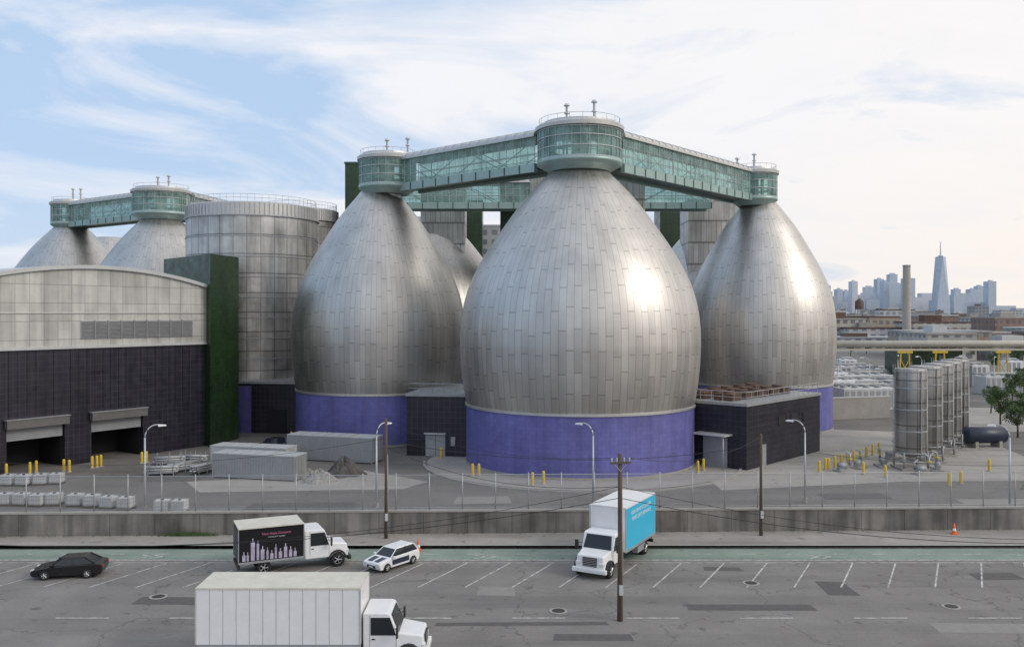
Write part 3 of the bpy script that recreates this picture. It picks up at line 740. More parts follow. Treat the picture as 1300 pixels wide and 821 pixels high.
def car(name,loc,rz,paint,label,kind='sedan'):
    t=root(name,loc,rz,label,'car','vehicles on the street')
    hw=.9
    low=archprof(-1.35,1.4,.38,.24,-2.2 if kind!='hatch' else -2.0,2.15 if kind!='hatch' else 2.05)
    if kind=='sedan':
        top=[(2.3,.38),(2.34,.55),(2.28,.68),(1.9,.78),(1.05,.92),(-1.7,1.0),(-2.2,1.0),(-2.33,.9),(-2.36,.6),(-2.3,.38)]; cb_=[(-1.95,.98),(1.15,.92),(.35,1.40),(-1.15,1.43)]
    elif kind=='hatch':
        top=[(2.15,.38),(2.2,.6),(2.12,.76),(1.7,.86),(.95,.97),(-1.9,1.02),(-2.0,1.0),(-2.08,.8),(-2.08,.5),(-2.03,.38)]; cb_=[(-1.98,1.0),(1.05,.95),(.25,1.46),(-1.62,1.5)]
    else:
        top=[(2.5,.45),(2.55,.8),(2.45,1.0),(1.3,1.12),(-.5,1.15),(-.55,1.15),(-2.6,1.12),(-2.65,.6),(-2.6,.42)]; cb_=[(-.7,1.13),(1.35,1.1),(.75,1.72),(-.6,1.75)]
    b=MB(); b.side(low+top,-hw,hw,paint); b.obj('body',t,bevel=.07)
    (x0,za),(x1,zb_),(x2,zc),(x3,zd)=cb_
    hb=hw-.07;ht=hw-.26
    b=MB(); b.hexa([(x0,-hb,za-.05),(x1,-hb,zb_-.05),(x1,hb,zb_-.05),(x0,hb,za-.05)],[(x3,-ht,zd),(x2,-ht,zc),(x2,ht,zc),(x3,ht,zd)],'vglass'); b.obj('windows',t,bevel=.04)
    b=MB(); b.hexa([(x3-.05,-ht-.03,zd-.02),(x2+.08,-ht-.03,zc-.02),(x2+.08,ht+.03,zc-.02),(x3-.05,ht+.03,zd-.02)],[(x3+.08,-ht+.06,zd+.05),(x2-.1,-ht+.06,zc+.05),(x2-.1,ht-.06,zc+.05),(x3+.08,ht-.06,zd+.05)],paint)
    for sg in (-1,1):
        b.tube([(x1,sg*(hb+.0),zb_-.03),(x2,sg*(ht+.01),zc)],.035,paint,5); b.tube([(x0,sg*hb,za-.03),(x3,sg*(ht+.01),zd)],.06,paint,5)
        xm=(x2+x3)/2-.0; b.tube([(xm+.05,sg*(hb+.01),.96),(xm,sg*(ht+.02),zd)],.035,'plastic',5)
    b.obj('roof',t)
    xf=top[1][0]
    for sg in (-1,1):
        b=MB(); b.box(xf-.22,xf-.0,sg*.62-.17,sg*.62+.17,.58,.72,'lens'); b.obj('headlight',t,bevel=.03)
        b=MB(); xr=min(p[0] for p in top); b.box(xr-.01,xr+.12,sg*.68-.14,sg*.68+.14,.72,.9,'red'); b.obj('taillight',t,bevel=.02)
        b=MB(); b.box(x1-.3,x1-.12,sg*(hw+.02)-.0,sg*(hw+.2),.95,1.08,paint) if sg>0 else b.box(x1-.3,x1-.12,-(hw+.2),-(hw+.02),.95,1.08,paint); b.obj('wing_mirror',t,bevel=.02)
    b=MB(); b.box(xf-.04,xf+.02,-.42,.42,.36,.56,'plastic'); b.obj('grille',t,bevel=.02)
    b=MB(); b.box(xf+.005,xf+.03,-.22,.22,.42,.5,'white'); b.obj('number_plate',t)
    if kind=='pickup':
        b=MB(); b.box(-2.5,-.75,-.72,.72,1.1,1.17,'plastic'); b.obj('bed_cover',t)
    if name=='parked_hatchback':
        b=MB()
        for sg in (-1,1): b.box(-.9,.9,sg*(hw+.006)-.003,sg*(hw+.006)+.003,.42,.8,'dkblue'); 
        b.hexa([(1.2,-.62,.935),(2.0,-.55,.815),(2.0,-.12,.815),(1.2,-.15,.935)],[(1.2,-.62,.95),(2.0,-.55,.83),(2.0,-.12,.83),(1.2,-.15,.95)],'black')
        b.hexa([(1.2,.15,.935),(2.0,.12,.815),(2.0,.55,.815),(1.2,.62,.935)],[(1.2,.15,.95),(2.0,.12,.83),(2.0,.55,.83),(1.2,.62,.95)],'black'); b.obj('dark_decal',t)
    wheels(t,(-1.35,1.4),hw+.01,.33,.22)
    return t
t=car('parked_car',(-27.0,53.9),math.radians(190),'black','black saloon car standing on the street'); t.scale=(.87,)*3
t=car('parked_hatchback',(-7.6,56.0),math.radians(233),'white','white hatchback with dark side and bonnet markings','hatch'); t.scale=(.84,)*3
car('parked_pickup',(xp(349,101),101.5),math.radians(160),'black','black pickup parked near the brick wall','pickup')
car('parked_van',(xp(1250,226),226),0.1,'white','white car parked beside distant plant equipment','hatch')

def truck(loc,rz,L,boxz,box_side,paint,roofm,label,textfn=None):
    t=root('box_truck',loc,rz,label,'truck','vehicles on the street')
    hw=1.22; h0,h1=boxz; xf=L/2; cabx=xf-1.3; cabb=cabx-1.5; bx=cabb-.12
    b=MB(); b.box(-L/2+.1,xf-.3,-.45,.45,.62,.9,'plastic'); b.box(-L/2-.05,-L/2+.1,-1.1,1.1,.5,.7,'plastic'); b.box(-L/2+1.6,-L/2+3.,.75,1.12,.45,.85,'grey'); b.obj('chassis',t)
    b=MB(); b.box(-L/2,bx,-hw,hw,h0,h1,box_side); b.obj('cargo_box',t,bevel=.025)
    b=MB(); b.box(-L/2-.03,bx+.03,-hw-.03,hw+.03,h1-.02,h1+.05,roofm)
    for y in (-hw-.03,hw): b.box(-L/2-.02,bx+.02,y,y+.03,h0-.03,h0+.1,'grey')
    for x in (-L/2-.04,bx):
        for y in (-hw-.03,hw-.03): b.box(x,x+.05,y,y+.06,h0,h1-.02,'lgrey' if box_side!='black' else 'grey')
    if box_side=='white':
        for i in range(1,int((bx+L/2)/.6)):
            for y in (-hw-.008,hw+.002) : b.box(-L/2+i*.6,-L/2+i*.6+.03,y,y+.006 if y<0 else y+.006,h0+.1,h1-.03,'lgrey')
    b.obj('box_frame',t)
    b=MB(); b.box(bx+.005,bx+.03,-hw+.05,hw-.05,h0+.05,h1-.08,'white'); b.obj('front_panel',t)
    b=MB(); b.box(-L/2-.035,-L/2-.004,-hw+.1,hw-.1,h0+.08,h1-.1,'plastic' if box_side=='black' else 'white')
    for i in range(8): b.box(-L/2-.045,-L/2-.036,-hw+.1,hw-.1,h0+.2+i*(h1-h0-.3)/8,h0+.22+i*(h1-h0-.3)/8,'grey')
    b.obj('rear_door',t)
    ct=min(2.45,h1-.25)
    b=MB(); b.side([(cabb,.65),(cabx+.1,.65),(cabx+.1,1.5),(cabx-.28,ct-.05),(cabx-.45,ct),(cabb,ct)],-1.05,1.05,paint); b.obj('cab',t,bevel=.06)
    b=MB(); b.hexa([(cabx+.05,-1.02,.6),(xf-.03,-.95,.6),(xf-.03,.95,.6),(cabx+.05,1.02,.6)],[(cabx+.05,-.98,1.55),(xf-.1,-.85,1.38),(xf-.1,.85,1.38),(cabx+.05,.98,1.55)],paint); b.obj('hood',t,bevel=.07)
    for sg in (-1,1):
        b=MB(); n=8; xw=xf-.75
        vs=[]
        for y in (sg*.62,sg*1.12):
            vs+=[(xw+.58*math.cos(math.pi*i/n),y,.5+.56*math.sin(math.pi*i/n)) for i in range(n+1)]
            vs+=[(xw+.5*math.cos(math.pi*i/n),y,.48+.5*math.sin(math.pi*i/n)) for i in range(n+1)]
        m_=n+1
        fs=[(i,i+1,2*m_+i+1,2*m_+i) for i in range(n)]+[(m_+i,3*m_+i,3*m_+i+1,m_+i+1) for i in range(n)]+[(2*m_+i,2*m_+i+1,3*m_+i+1,3*m_+i) for i in range(n)]+[(i,m_+i,m_+i+1,i+1) for i in range(n)]
        b.add(vs,fs,'plastic'); b.obj('fender',t)
        b=MB(); b.box(xf-.2,xf+.0,sg*.76-.17,sg*.76+.17,.78,1.02,'lens'); b.obj('headlight',t,bevel=.04)
        b=MB(); b.hexa([(cabb+.35,sg*1.056,1.45),(cabx-.0,sg*1.056,1.45),(cabx-.0,sg*1.065,1.45),(cabb+.35,sg*1.065,1.45)],[(cabb+.35,sg*1.056,ct-.2),(cabx-.27,sg*1.056,ct-.2),(cabx-.27,sg*1.065,ct-.2),(cabb+.35,sg*1.065,ct-.2)],'vglass'); b.obj('side_window',t)
        b=MB(); b.box(cabb+.3,cabb+.315,sg*1.052-.004,sg*1.052+.004,.8,ct-.12,'plastic'); b.box(cabx+.0,cabx+.015,sg*1.052-.004,sg*1.052+.004,.8,1.45,'plastic'); b.box(cabb+.4,cabb+.55,sg*1.07-.015,sg*1.07+.015,1.25,1.3,'plastic'); b.obj('door_outline',t)
        b=MB(); b.tube([(cabx-.05,sg*1.05,1.75),(cabx+.1,sg*1.35,1.8)],.02,'plastic'); b.box(cabx+.05,cabx+.13,sg*1.38-.11,sg*1.38+.11,1.45,1.95,'plastic'); b.obj('wing_mirror',t)
        b=MB(); b.box(-L/2-.06,-L/2-.04,sg*.9-.1,sg*.9+.1,.72,.82,'red'); b.obj('taillight',t)
    b=MB(); b.hexa([(cabx+.105,-.92,1.58),(cabx+.115,-.92,1.55),(cabx+.115,.92,1.55),(cabx+.105,.92,1.58)],[(cabx-.26,-.82,ct-.12),(cabx-.22,-.82,ct-.12),(cabx-.22,.82,ct-.12),(cabx-.26,.82,ct-.12)],'vglass'); b.obj('windscreen',t)
    b=MB(); b.box(xf-.08,xf+.0,-.45,.45,.75,1.28,'plastic')
    for i in range(5): b.box(xf+.001,xf+.02,-.43,.43,.8+i*.1,.83+i*.1,'rim')
    b.obj('grille',t)
    b=MB(); b.box(xf-.1,xf+.12,-1.12,1.12,.38,.66,'plastic' if box_side=='black' else 'white'); b.obj('bumper',t,bevel=.05)
    wheels(t,(xf-.75,-L/2+1.5),1.12,.45,.26,(-L/2+1.5,))
    return t,bx,hw
wt,bx,hw=truck((6.65,56.9),math.radians(-118.5),8.3,(1.05,3.8),'white','white','white','white box truck with cyan lettered side panel')
L=8.3;x0=-L/2+.05;x1=bx-.05
b=MB(); b.box(x0,x1,hw+.012,hw+.028,1.18,3.74,'cyan'); b.obj('cyan_side_panel',wt)
xm=(x0+x1)/2
text('side_lettering','OUR DRIVE IS CLEANER',.34,'white',wt,(xm,hw+.032,3.35),(math.pi/2,0,math.pi))
text('side_lettering','YEARS DAYS REMANCE',.34,'white',wt,(xm,hw+.032,2.95),(math.pi/2,0,math.pi))
bt,bx,hw=truck((-13.9,55.8),math.radians(24),6.8,(.85,2.95),'black','white','cream','box truck with black printed cargo sides and white cab')
x0=-6.8/2+.1;x1=bx-.1;xm=(x0+x1)/2
text('side_lettering','New Hope Company',.2,'pink',bt,(xm+.3,-hw-.004,2.55),(math.pi/2,0,0))
text('side_lettering','moving and storage',.13,'lgrey',bt,(xm+.3,-hw-.004,2.35),(math.pi/2,0,0))
b=MB(); x=x0+.1
while x<x1-.3:
    ww=U(.12,.26); hh=U(.25,.7) if abs(x-x0-.7)>.3 else U(.9,1.2)
    b.box(x,x+ww,-hw-.008,-hw-.002,1.,1.+hh,'print'); b.box(x+ww*.35,x+ww*.65,-hw-.008,-hw-.002,1.+hh+.001,1.+hh+.2,'print'); x+=ww+U(.05,.12)
b.obj('printed_skyline',bt)
# near truck, mostly its roof
truck((-9.1,41.0),math.radians(0),10.3,(1.0,3.6),'white','white','cream','long white box truck with cream roof parked')

# cones
def cone(loc):
    t=root('traffic_cone',loc,0,'orange traffic cone with white bands on asphalt','traffic cone','orange traffic cones')
    b=MB(); b.box(-.22,.22,-.22,.22,0,.05,'orange'); b.obj('base',t)
    b=MB(); b.lathe([(.17,.05),(.13,.25)],'orange',14); b.lathe([(.13,.25),(.1,.42)],'white',14); b.lathe([(.1,.42),(.04,.78),(.0,.78)],'orange',14); b.obj('cone',t)
    return t
c0=cone((xp(531,59.6),59.6,.01)); dup(c0,(xp(1208,64.),63.6,.13))

# ------------------------------------------------------------ bollards
def bollard(loc):
    t=root('bollard',loc,0,'yellow painted steel bollard in the yard','bollard','yellow bollards')
    b=MB(); b.lathe([(.14,0),(.14,1.1),(.1,1.22),(.0,1.26)],'yellow',12); b.obj('post',t)
    b=MB(); b.lathe([(.23,0),(.23,.08),(.142,.1)],'conc',12); b.obj('footing',t)
    return t
BL=[(8,604),(38,602),(46,600),(81,598),(88,599),(117,594),(123,593),(128,592),(180,588),(186,587),(600,604),(608,604),(676,616),(690,614),(886,600),(893,597),(560,582),(370,560),(384,558),(1040,600),(1048,596),(1096,602),(1124,606),(1205,616),(1220,614),(1256,598),(977,588),(1126,520),(1132,519)]
b0=None
for px,py in BL:
    x,y=gp(px,py)
    if b0 is None: b0=bollard((x,y))
    else: dup(b0,(x,y))
for i in range(9):
    x,y=gp(1052+i*8,596-i*2.6); dup(b0,(x,y))

# ------------------------------------------------------------ containers, piles, totes
def container(loc,rz,L,W_,H,k,label):
    t=root('storage_container',loc,rz,label,'container','grey storage containers')
    b=MB(); b.box(-L/2,L/2,-W_/2,W_/2,.12,H,k)
    n=int(L/.3)
    for i in range(n):
        x=-L/2+.15+i*(L-.3)/n
        for y in (-W_/2-.035,W_/2+.0): b.box(x,x+.14,y,y+.035,.25,H-.15,k)
    b.obj('body',t)
    b=MB(); b.box(-L/2-.04,L/2+.04,-W_/2-.05,W_/2+.05,H+.002,H+.1,'lgrey')
    for i in range(1,int(L/1.5)): b.box(-L/2+i*1.5,-L/2+i*1.5+.06,-W_/2,W_/2,H+.1,H+.14,'galv')
    b.obj('roof',t)
    b=MB()
    for x in (-L/2-.03,L/2-.07):
        for y in (-W_/2-.06,W_/2-.04): b.box(x,x+.1,y,y+.1,0,H,'galv')
    b.obj('corner_posts',t)
    b=MB(); b.box(L/2+.002,L/2+.04,-W_/2+.1,-.02,.2,H-.1,k); b.box(L/2+.002,L/2+.04,.02,W_/2-.1,.2,H-.1,k)
    for y in (-.5,-.2,.2,.5): b.tube([(L/2+.07,y,.2),(L/2+.07,y,H-.1)],.02,'galv',4)
    b.obj('doors',t)
    return t
container((xp(325,85),86.2),math.radians(-14),8.8,2.4,2.35,'grey','long grey corrugated storage container in the yard')
container((xp(322,90),90.),math.radians(-14),8.4,2.4,2.5,'lgrey','pale grey corrugated container behind another')
container((xp(424,96),96.5),math.radians(-17),10.2,2.6,2.7,'grey','pale grey storage container near violet brick drum')
def pile(loc,r,h,k,label):
    b=MB(); n=36; rings=14; vs=[(0,0,h*.9)]; fs=[]
    for j in range(1,rings+1):
        q=j/rings
        for i in range(n):
            a=2*math.pi*i/n; rr=r*q*(1+.18*math.sin(a*3+1)+.1*math.sin(a*7))
            z=h*max(0,(1-q)**.85)*(1+.2*math.sin(a*2+j*.3))+U(-.06,.08)*h*.8*(1 if j<rings else 0)
            vs.append((rr*math.cos(a)+U(-.05,.05),rr*math.sin(a)*.8+U(-.05,.05),max(z,0.0)))
    for i in range(n): fs.append((0,1+i,1+(i+1)%n))
    for j in range(rings-1):
        for i in range(n): fs.append((1+j*n+i,1+(j+1)*n+i,1+(j+1)*n+(i+1)%n,1+j*n+(i+1)%n))
    o=b.add(vs,fs,k).obj('gravel_pile',loc=(loc[0],loc[1],.005)); o['label']=label;o['category']='gravel pile'
pile(gp(405,611),1.7,1.1,'gravel','pale heap of loose gravel in the yard')
pile(gp(436,603),1.9,1.7,'gravel2','dark heap of soil and gravel by container')
pile(gp(390,606),1.3,.8,'gravel','small pale gravel heap beside container')
def tote(loc,rz=0):
    t=root('bulk_tote',loc,rz,'white plastic bulk tote in a wire cage','tote','white totes behind the fence')
    b=MB(); b.box(-.55,.55,-.48,.48,.16,1.0,'tote'); b.cyl(0,0,1.0,1.06,.13,'plastic',12); b.obj('plastic_tank',t,bevel=.06)
    b=MB(); 
    for i in range(7):
        x=-.58+i*.193
        for y in (-.52,.52): b.tube([(x,y,.15),(x,y,1.05)],.015,'galv',4)
    for h in (.3,.6,.9,1.04): b.tube([(-.58,-.52,h),(.58,-.52,h),(.58,.52,h),(-.58,.52,h),(-.58,-.52,h)],.015,'galv',4)
    b.obj('cage',t)
    b=MB(); b.box(-.6,.6,-.55,.55,.11,.15,'wood')
    for y in (-.5,-.05,.4): b.box(-.6,.6,y,y+.1,0,.108,'wood')
    b.obj('pallet',t)
    return t
t0=None
for px,py in [(6,641),(27,641),(48,642),(69,641),(96,642),(117,643),(138,645),(160,646),(206,650),(228,650),(10,616),(30,616),(52,615),(72,614)]:
    x,y=gp(px,py)
    if t0 is None: t0=tote((x,y,.01),.1)
    else: dup(t0,(x,y,.01),U(-.2,.2))
def rack(loc,rz):
    t=root('pipe_rack',loc,rz,'steel rack loaded with grey pipes in yard','rack','pipe racks in the yard')
    b=MB()
    for x in (-1.2,0,1.2):
        for y in (-.5,.5): b.tube([(x,y,0),(x,y,1.3)],.04,'galv',4)
        b.tube([(x,-.5,.3),(x,.5,.3)],.04,'galv',4)
    b.tube([(-1.2,-.5,.3),(1.2,-.5,.3)],.04,'galv',4); b.tube([(-1.2,.5,.3),(1.2,.5,.3)],.04,'galv',4)
    b.obj('frame',t)
    b=MB()
    for i in range(5):
        for j in range(3): b.tube([(-1.5+U(-.2,.2),-.4+i*.2,.42+j*.2),(1.5+U(-.2,.2),-.4+i*.2,.42+j*.2)],.09,'lgrey' if (i+j)%2 else 'grey',8)
    b.obj('pipes',t); return t
r0=rack(gp(215,590),.3)
for px,py,a in ((245,588,-.2),(232,598,.9),(205,603,.2),(258,600,1.2)): dup(r0,gp(px,py),a)

# ------------------------------------------------------------ silos on the right
def silo(loc):
    t=root('steel_silo',loc,0,'upright stainless steel cylinder on steel frame','silo','row of upright steel cylinders')
    b=MB(); b.lathe([(.6,1.3),(1.5,1.75),(1.55,1.8),(1.55,10.2),(1.5,10.35),(.01,10.45)],'tank2',40); b.obj('shell',t)
    b=MB()
    for h in (1.8,4.0,6.2,8.4,10.1): b.lathe([(1.555,h-.06),(1.62,h-.06),(1.62,h+.06),(1.555,h+.06)],'galv',40,0,0,False)
    b.tube([(.4,-1.58,1.7),(.4,-1.58,10.2)],.06,'galv',4)
    b.obj('bands',t)
    b=MB(); b.box(-1.5,1.5,-1.5,1.5,.02,.25,'conc')
    for x in (-1.2,1.2):
        for y in (-1.2,1.2): b.tube([(x,y,.2),(x,y,1.9)],.1,'grey')
    b.tube([(-1.2,-1.2,.9),(1.2,-1.2,.9)],.07,'grey'); b.tube([(-1.2,-1.2,.9),(-1.2,1.2,.9)],.07,'grey'); b.tube([(1.2,-1.2,.9),(1.2,1.2,.9)],.07,'grey')
    b.obj('support_frame',t)
    b=MB(); b.tube([(0,0,10.4),(0,0,10.55),(.5,0,10.62),(1.5,0,10.5),(1.7,0,10.),(1.7,0,.6),(1.4,-1.4,.5)],.08,'galv',8); b.tube([(0,-1.5,1.2),(-.6,-2.2,1.),(-.6,-2.2,.3)],.1,'galv',8); b.obj('pipework',t)
    b=MB()
    for x in (-.25,.25): b.tube([(-1.7,x,1),(-1.7,x,10.8)],.03,'galv',4)
    for i in range(24): b.tube([(-1.7,-.25,1.2+i*.4),(-1.7,.25,1.2+i*.4)],.02,'galv',4)
    b.obj('ladder',t)
    return t
s0=silo((xp(1156,91),91))
for px,Y in ((1176,95.5),(1191,100),(1202,104.5),(1212,109)): dup(s0,(xp(px,Y),Y))
def skid(loc,rz):
    t=root('pump_skid',loc,rz,'grey pump and valve skid on concrete pad','pump','pump skids beside cylinders')
    b=MB(); b.box(-1.,1.,-.6,.6,0,.2,'conc'); b.obj('pad',t)
    b=MB(); b.tube([(-.7,0,.6),(.2,0,.6)],.3,'grey',14); b.box(-.8,-.2,-.2,.2,.2,.5,'grey'); b.obj('motor',t)
    b=MB(); b.tube([(.2,0,.6),(.7,0,.6),(.7,0,1.7),(.7,.5,1.9)],.12,'lgrey',10); b.lathe([(.05,1.2),(.3,1.22),(.3,1.26),(.05,1.28)],'yellow',14,.7,0); b.obj('valve',t)
    return t
k0=skid(gp(1072,598),.4)
for px,py,a in ((1090,594,.9),(1120,592,1.5),(1132,582,.5),(1172,602,.3),(1190,597,1.2)): dup(k0,gp(px,py),a)
# horizontal tank
t=root('fuel_tank',(xp(1250,106),106),math.radians(10),'dark blue horizontal cylindrical fuel tank on saddles','tank')
def hcyl(b,L,r,z,k):
    n=24;pr=[(-L/2,.01),(-L/2-.0,r*.6),(-L/2+.25,r),(L/2-.25,r),(L/2,r*.6),(L/2,.01)]
    vs=[(x,q*math.cos(2*math.pi*i/n),z+q*math.sin(2*math.pi*i/n)) for x,q in pr for i in range(n)]
    b.add(vs,[(j*n+i,j*n+(i+1)%n,(j+1)*n+(i+1)%n,(j+1)*n+i) for j in range(5) for i in range(n)],k,True)
b=MB(); hcyl(b,5.4,1.0,1.45,'dkblue'); b.obj('vessel',t)
b=MB(); b.box(-1.8,-1.4,-.8,.8,.01,.75,'conc'); b.box(1.4,1.8,-.8,.8,.01,.75,'conc'); b.obj('saddles',t)

# ------------------------------------------------------------ trees
def tree(loc,h,label,n=3000):
    t=root('tree',loc,U(0,6),label,'tree','broadleaf trees by the plant')
    b=MB(); b.tube([(0,0,0),(.05,.03,h*.25),(.0,.1,h*.5)],.16*h/6,'trunk',8,.09*h/6)
    cl=[]
    for i in range(9):
        a=i*2.4; e=Vector((math.cos(a)*h*U(.12,.24),math.sin(a)*h*U(.12,.24),h*U(.5,.92)))
        s_=Vector((0,.05,h*U(.25,.5))); b.tube([s_,s_.lerp(e,.5)+Vector((0,0,.15)),e],.06*h/6,'trunk',5,.02); cl.append((e,h*U(.09,.15)))
    b.obj('trunk',t)
    for i in range(8): cl.append((Vector((U(-.18,.18)*h,U(-.18,.18)*h,h*U(.38,.95))),h*U(.08,.13)))
    b=MB(); vs=[];fs=[]
    for i in range(n):
        c,r=random.choice(cl); d_=Vector((random.gauss(0,1),random.gauss(0,1),random.gauss(0,.8))).normalized()*r*U(.4,1.15)
        p=c+d_; a=Vector((U(-1,1),U(-1,1),U(-1,1))).normalized()*h*.018; q=a.cross(Vector((U(-1,1),U(-1,1),U(-1,1)))).normalized()*h*.014
        k=len(vs); vs+=[p+a,p+q,p-a,p-q]; fs.append((k,k+1,k+2,k+3))
    b.add(vs,fs,'leaf'); b.obj('crown',t)
    return t
tr0=tree((xp(1292,114),114),5.0,'leafy green tree beside dark blue tank')
for px,Y,s_ in ((1270,126,1.1),(1305,120,1.1),(1258,142,.9),(1285,156,1.1),(1300,174,1.1),(1262,240,1.2),(1290,260,1.3),(1236,300,1.2),(1180,340,1.1),(1080,330,1.2),(1100,350,1.1),(1298,300,1.3),(1210,370,1.2),(1245,420,1.3),(1130,480,1.3)):
    dup(tr0,(xp(px,Y),Y),U(0,6),scale=s_,label='leafy green tree near industrial yard')

# weeds at wall
b=MB(); vs=[];fs=[]
for i in range(900):
    x=xp(238,63)+random.gauss(0,.9) if i<600 else U(-40,40); y=wy(x)-.1+U(-.25,.05); z=.13; k=len(vs); a=U(.1,.4) if i<600 else U(.05,.2); q=U(-.1,.1)
    vs+=[(x,y,z),(x+.05,y,z),(x+q,y+U(-.1,.1),z+a)]; fs.append((k,k+1,k+2))
o=b.add(vs,fs,'leaf').obj('weeds',kind='stuff')

# ------------------------------------------------------------ plant behind, pipe bridge, chimney
t=root('pipe_bridge',(70,186),math.radians(2),'long cream insulated pipe on yellow supports','pipe bridge')
b=MB(); b.tube([(-30,0,9.6),(110,0,9.6)],.75,'pipe',14); b.tube([(-30,1.4,9.4),(110,1.4,9.4)],.35,'lgrey',10); b.obj('pipes',t)
b=MB(); b.box(-30,110,-.9,-.7,8.2,8.6,'pipe'); b.box(-30,110,1.9,2.1,8.2,8.6,'pipe')
for i in range(70): b.tube([(-30+i*2,-.8,8.6),(-30+i*2,-.8,9.1)],.06,'pipe',4)
b.obj('girder',t)
for x in (12.5,20,33.5,52,72):
    b=MB()
    for q in (-1.2,1.2): b.tube([(x+q*1.1,-1.1,0),(x+q*.7,-1.1,8.2)],.18,'yellow',5); 
    b.box(x-1.6,x+1.6,-1.35,-.95,7.7,8.15,'yellow'); b.tube([(x-1.1,-1.1,2.5),(x+1.,-1.1,6.5)],.1,'yellow',4); b.tube([(x+1.1,-1.1,2.5),(x-1.,-1.1,6.5)],.1,'yellow',4)
    b.obj('trestle',t)
ch=root('chimney',(xp(1151,400),400),0,'tall slim pale brick chimney among low buildings','chimney')
b=MB(); b.lathe([(2.0,0),(1.6,37.6)],'stack',20); b.obj('stack',ch)
b=MB(); b.lathe([(1.61,37.2),(1.75,37.3),(1.75,38.),(1.3,38.)],'grey',20,0,0,False); b.obj('crown_band',ch)
block('equipment_house',[(xp(1158,190),190),(xp(1222,190),190),(xp(1222,190),204),(xp(1158,190),204)],zp(441,190),'green','dark green plant building behind pipe bridge','building',cap='dgreen')
def unit(loc,rz,L,W_,H,label,kk):
    t=root('equipment_unit',loc,rz,label,'equipment','rows of grey plant equipment')
    b=MB(); b.box(-L/2,L/2,-W_/2,W_/2,.01,H,kk); b.obj('housing',t,bevel=.05)
    b=MB()
    for i in range(int(L/1.1)): b.box(-L/2+.2+i*1.1,-L/2+.9+i*1.1,-W_/2-.03,-W_/2-.002,.5,H-.4,'grey')
    b.obj('louvre_doors',t)
    b=MB()
    for i in range(int(L/2)): b.cyl(-L/2+1+i*2,0,H,H+.4,.55,'grey',12)
    b.tube([(-L/2,W_/2+.2,H+.4),(L/2,W_/2+.2,H+.4)],.18,'galv'); b.obj('roof_fans',t)
    return t
us=[unit((xp(1092,150),148),.12,9.5,4,3.6,'white plant equipment housing with louvred doors','lgrey'),
    unit((xp(1112,160),160),.12,6,3,2.6,'grey plant equipment housing with roof fans','grey'),
    unit((xp(1066,152),152),.12,4,3,4.6,'tall pale equipment cabinet with louvred doors','white')]
for i,(px,Y,a) in enumerate(((1078,166,.1),(1130,170,.15),(1060,172,.1),(1100,180,.1),(1140,176,.1),(1070,192,0),(1095,198,.1),(1128,202,.1),(1240,196,.1),(1272,176,.1),(1110,215,0),(1075,220,0),(1165,225,0),(1200,240,0),(1285,214,0),(1088,210,.4),(1140,235,.2))):
    dup(us[i%3],(xp(px,Y),Y),a)
for px,Y in ((1064,165),(1104,170),(1140,180),(1170,175),(1228,178),(1262,172)): dup(l0,(xp(px,Y),Y),U(0,6),label='grey street lamp among plant equipment',scale=1.1)
t=root('precast_wall',(xp(1050,133),133),.25,'pale concrete yard wall near equipment','wall')
b=MB(); b.box(0,11,0,.3,0,3.2,'conc'); b.obj('panels',t)
b=MB(); b.box(-.05,11.05,-.05,.35,3.202,3.35,'lgrey'); b.obj('coping',t)

# ------------------------------------------------------------ city
cm=[winmat('brick_block_windows',(.29,.18,.14),(.13,.13,.14),3.5,3.3),winmat('cream_block_windows',(.47,.44,.39),(.17,.17,.18),3.8,3.5),winmat('white_block_windows',(.54,.54,.53),(.2,.21,.23),4.2,3.6),winmat('grey_block_windows',(.33,.33,.35),(.15,.16,.17),4,3.4),winmat('tan_block_windows',(.37,.3,.24),(.15,.15,.15),3.6,3.3)]
for i,m in enumerate(cm): M['c%d'%i]=m
names=['red brick','cream','white','grey','tan brick']
def cityb(x,y,w_,d_,h,i):
    t=root('city_building',(x,y),U(-.15,.2),'low %s city block with rows of windows'%names[i],'building','city buildings beyond the plant')
    b=MB(); b.box(-w_/2,w_/2,0,d_,0,h,'c%d'%i); b.obj('walls',t)
    b=MB(); b.box(-w_/2-.2,w_/2+.2,-.2,d_+.2,h+.01,h+.7,random.choice(['conc','grey','brown','lgrey']))
    if R()<.6: b.box(-w_*.2,w_*.1,d_*.3,d_*.6,h+.7,h+U(2,4),random.choice(['conc','brown','lgrey']))
    b.obj('roof',t)
for x0_,x1_,Y,top,i in ((1056,1100,420,406,1),(1102,1144,440,403,4),(1160,1232,400,410,1),(1176,1216,460,401,0),(1236,1276,520,405,2),(1262,1320,480,404,0),(1040,1075,600,402,0),(1120,1160,650,400,3)):
    cityb(xp((x0_+x1_)/2,Y),Y,(x1_-x0_)*Y/F,22,zp(top,Y),i)
for k in range(110):
    Y=300+2200*R()**1.6; px=U(1030,1420); i=random.choice([0,0,1,2,3,4])
    if 1140<px<1162 and Y<450: continue
    hh=U(6,13) if R()<.85 else U(14,21)
    if Y<520: hh=U(5,9)
    cityb(xp(px,Y),Y,U(12,34),U(14,26),hh*(1+Y/6000),i)
wt_=root('water_tower',(xp(1091,620),620),0,'rooftop style red water tank on legs','water tower')
b=MB(); b.lathe([(3,19),(3,24.5),(.1,27)],'brown',16); b.disc(3,19,'brown',16); b.obj('tank',wt_)
b=MB()
for x in (-2.3,2.3):
    for y in (-2.3,2.3): b.tube([(x,y,0),(x*.9,y*.9,19)],.3,'grey',5)
for x in (-2.3,2.3): b.tube([(x,-2.3,8),(x,2.3,14)],.15,'grey',4)
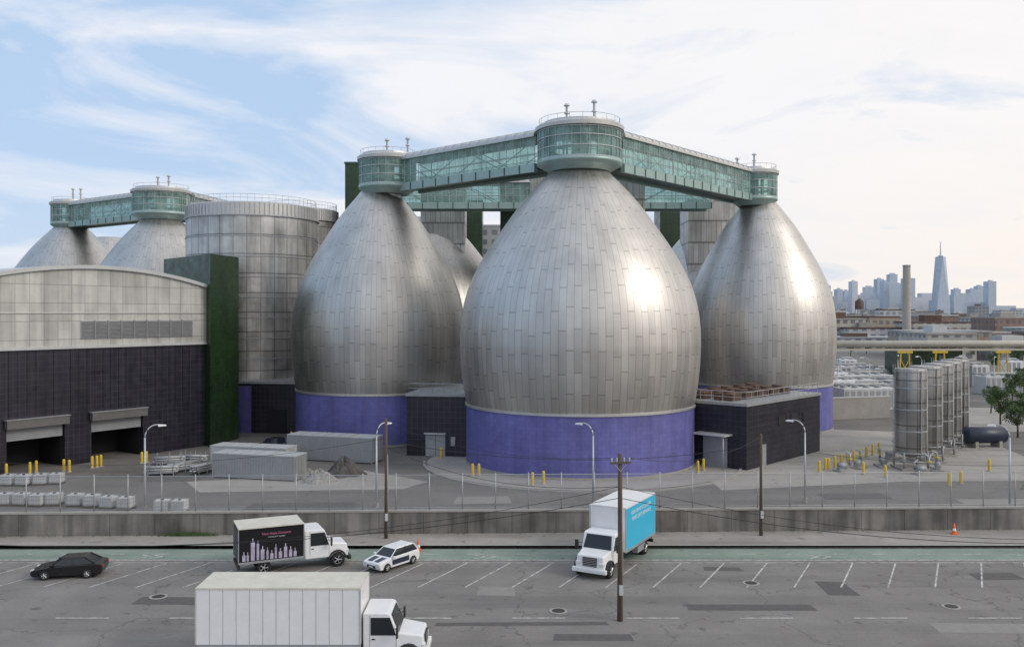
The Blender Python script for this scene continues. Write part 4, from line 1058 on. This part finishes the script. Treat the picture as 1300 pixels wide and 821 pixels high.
b.tube([(-2.3,-2.3,8),(2.3,-2.3,14)],.15,'grey',4); b.tube([(-2.3,2.3,8),(2.3,2.3,14)],.15,'grey',4)
b.obj('legs',wt_)
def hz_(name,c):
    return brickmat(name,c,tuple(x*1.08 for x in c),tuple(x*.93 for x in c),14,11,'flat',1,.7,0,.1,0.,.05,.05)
M['h0']=hz_('haze_tinted_blue_tower',(.5,.56,.64)); M['h1']=hz_('haze_tinted_grey_tower',(.56,.6,.66)); M['h2']=hz_('haze_tinted_pale_tower',(.62,.65,.7))  # aerial haze painted into the tower colours as a paler, bluer tint
SKY=[(1045,1057,362),(1057,1063,376),(1063,1070,367),(1071,1080,369),(1082,1089,357),(1090,1098,374),(1097,1112,364),(1114,1122,354),(1122,1129,357),(1128,1142,348),(1141,1148,361),(1149,1162,353),(1162,1171,377),(1170,1187,372),(1203,1211,376),(1211,1222,367),(1222,1232,372),(1232,1241,367),(1240,1251,363),(1255,1265,357),(1100,1125,380),(1125,1165,382),(1185,1205,381),(1205,1255,384),(1045,1100,383),(1265,1290,388),(1290,1330,391),(1024,1046,380)]
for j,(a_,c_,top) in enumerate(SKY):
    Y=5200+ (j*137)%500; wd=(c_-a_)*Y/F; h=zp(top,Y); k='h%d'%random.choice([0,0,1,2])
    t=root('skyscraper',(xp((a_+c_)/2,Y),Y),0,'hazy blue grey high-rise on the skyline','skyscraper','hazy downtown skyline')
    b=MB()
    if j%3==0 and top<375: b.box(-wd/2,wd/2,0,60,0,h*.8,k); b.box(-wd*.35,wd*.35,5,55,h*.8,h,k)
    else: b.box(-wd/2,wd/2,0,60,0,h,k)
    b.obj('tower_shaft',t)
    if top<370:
        b=MB(); b.box(-wd*.2,wd*.2,15,35,h,h+8,k); b.obj('roof_plant',t)
Y=5000
t=root('skyscraper',(xp(1194,Y),Y),0,'tallest tapering hazy tower with a slender spire','skyscraper','hazy downtown skyline')
b=MB(); q=37; zt=zp(326,Y)
base=[(-q,-q),(q,-q),(q,q),(-q,q)]; tp=[(0,-q),(q,0),(0,q),(-q,0)]
vs=[(x,y,0) for x,y in base]+[(x,y,50) for x,y in base]+[(x*.8,y*.8,zt) for x,y in tp]
fs=[(0,1,5,4),(1,2,6,5),(2,3,7,6),(3,0,4,7),(4,5,8),(5,9,8),(5,6,9),(6,10,9),(6,7,10),(7,11,10),(7,4,11),(4,8,11),(8,9,10,11)]
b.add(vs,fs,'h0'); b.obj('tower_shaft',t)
b=MB(); b.tube([(0,0,zt),(0,0,zt+10),(0,0,zp(307,Y))],6,'h0',8,2); b.lathe([(3,zt+1),(14,zt+2),(14,zt+7),(3,zt+8)],'h0',12); b.obj('spire',t)
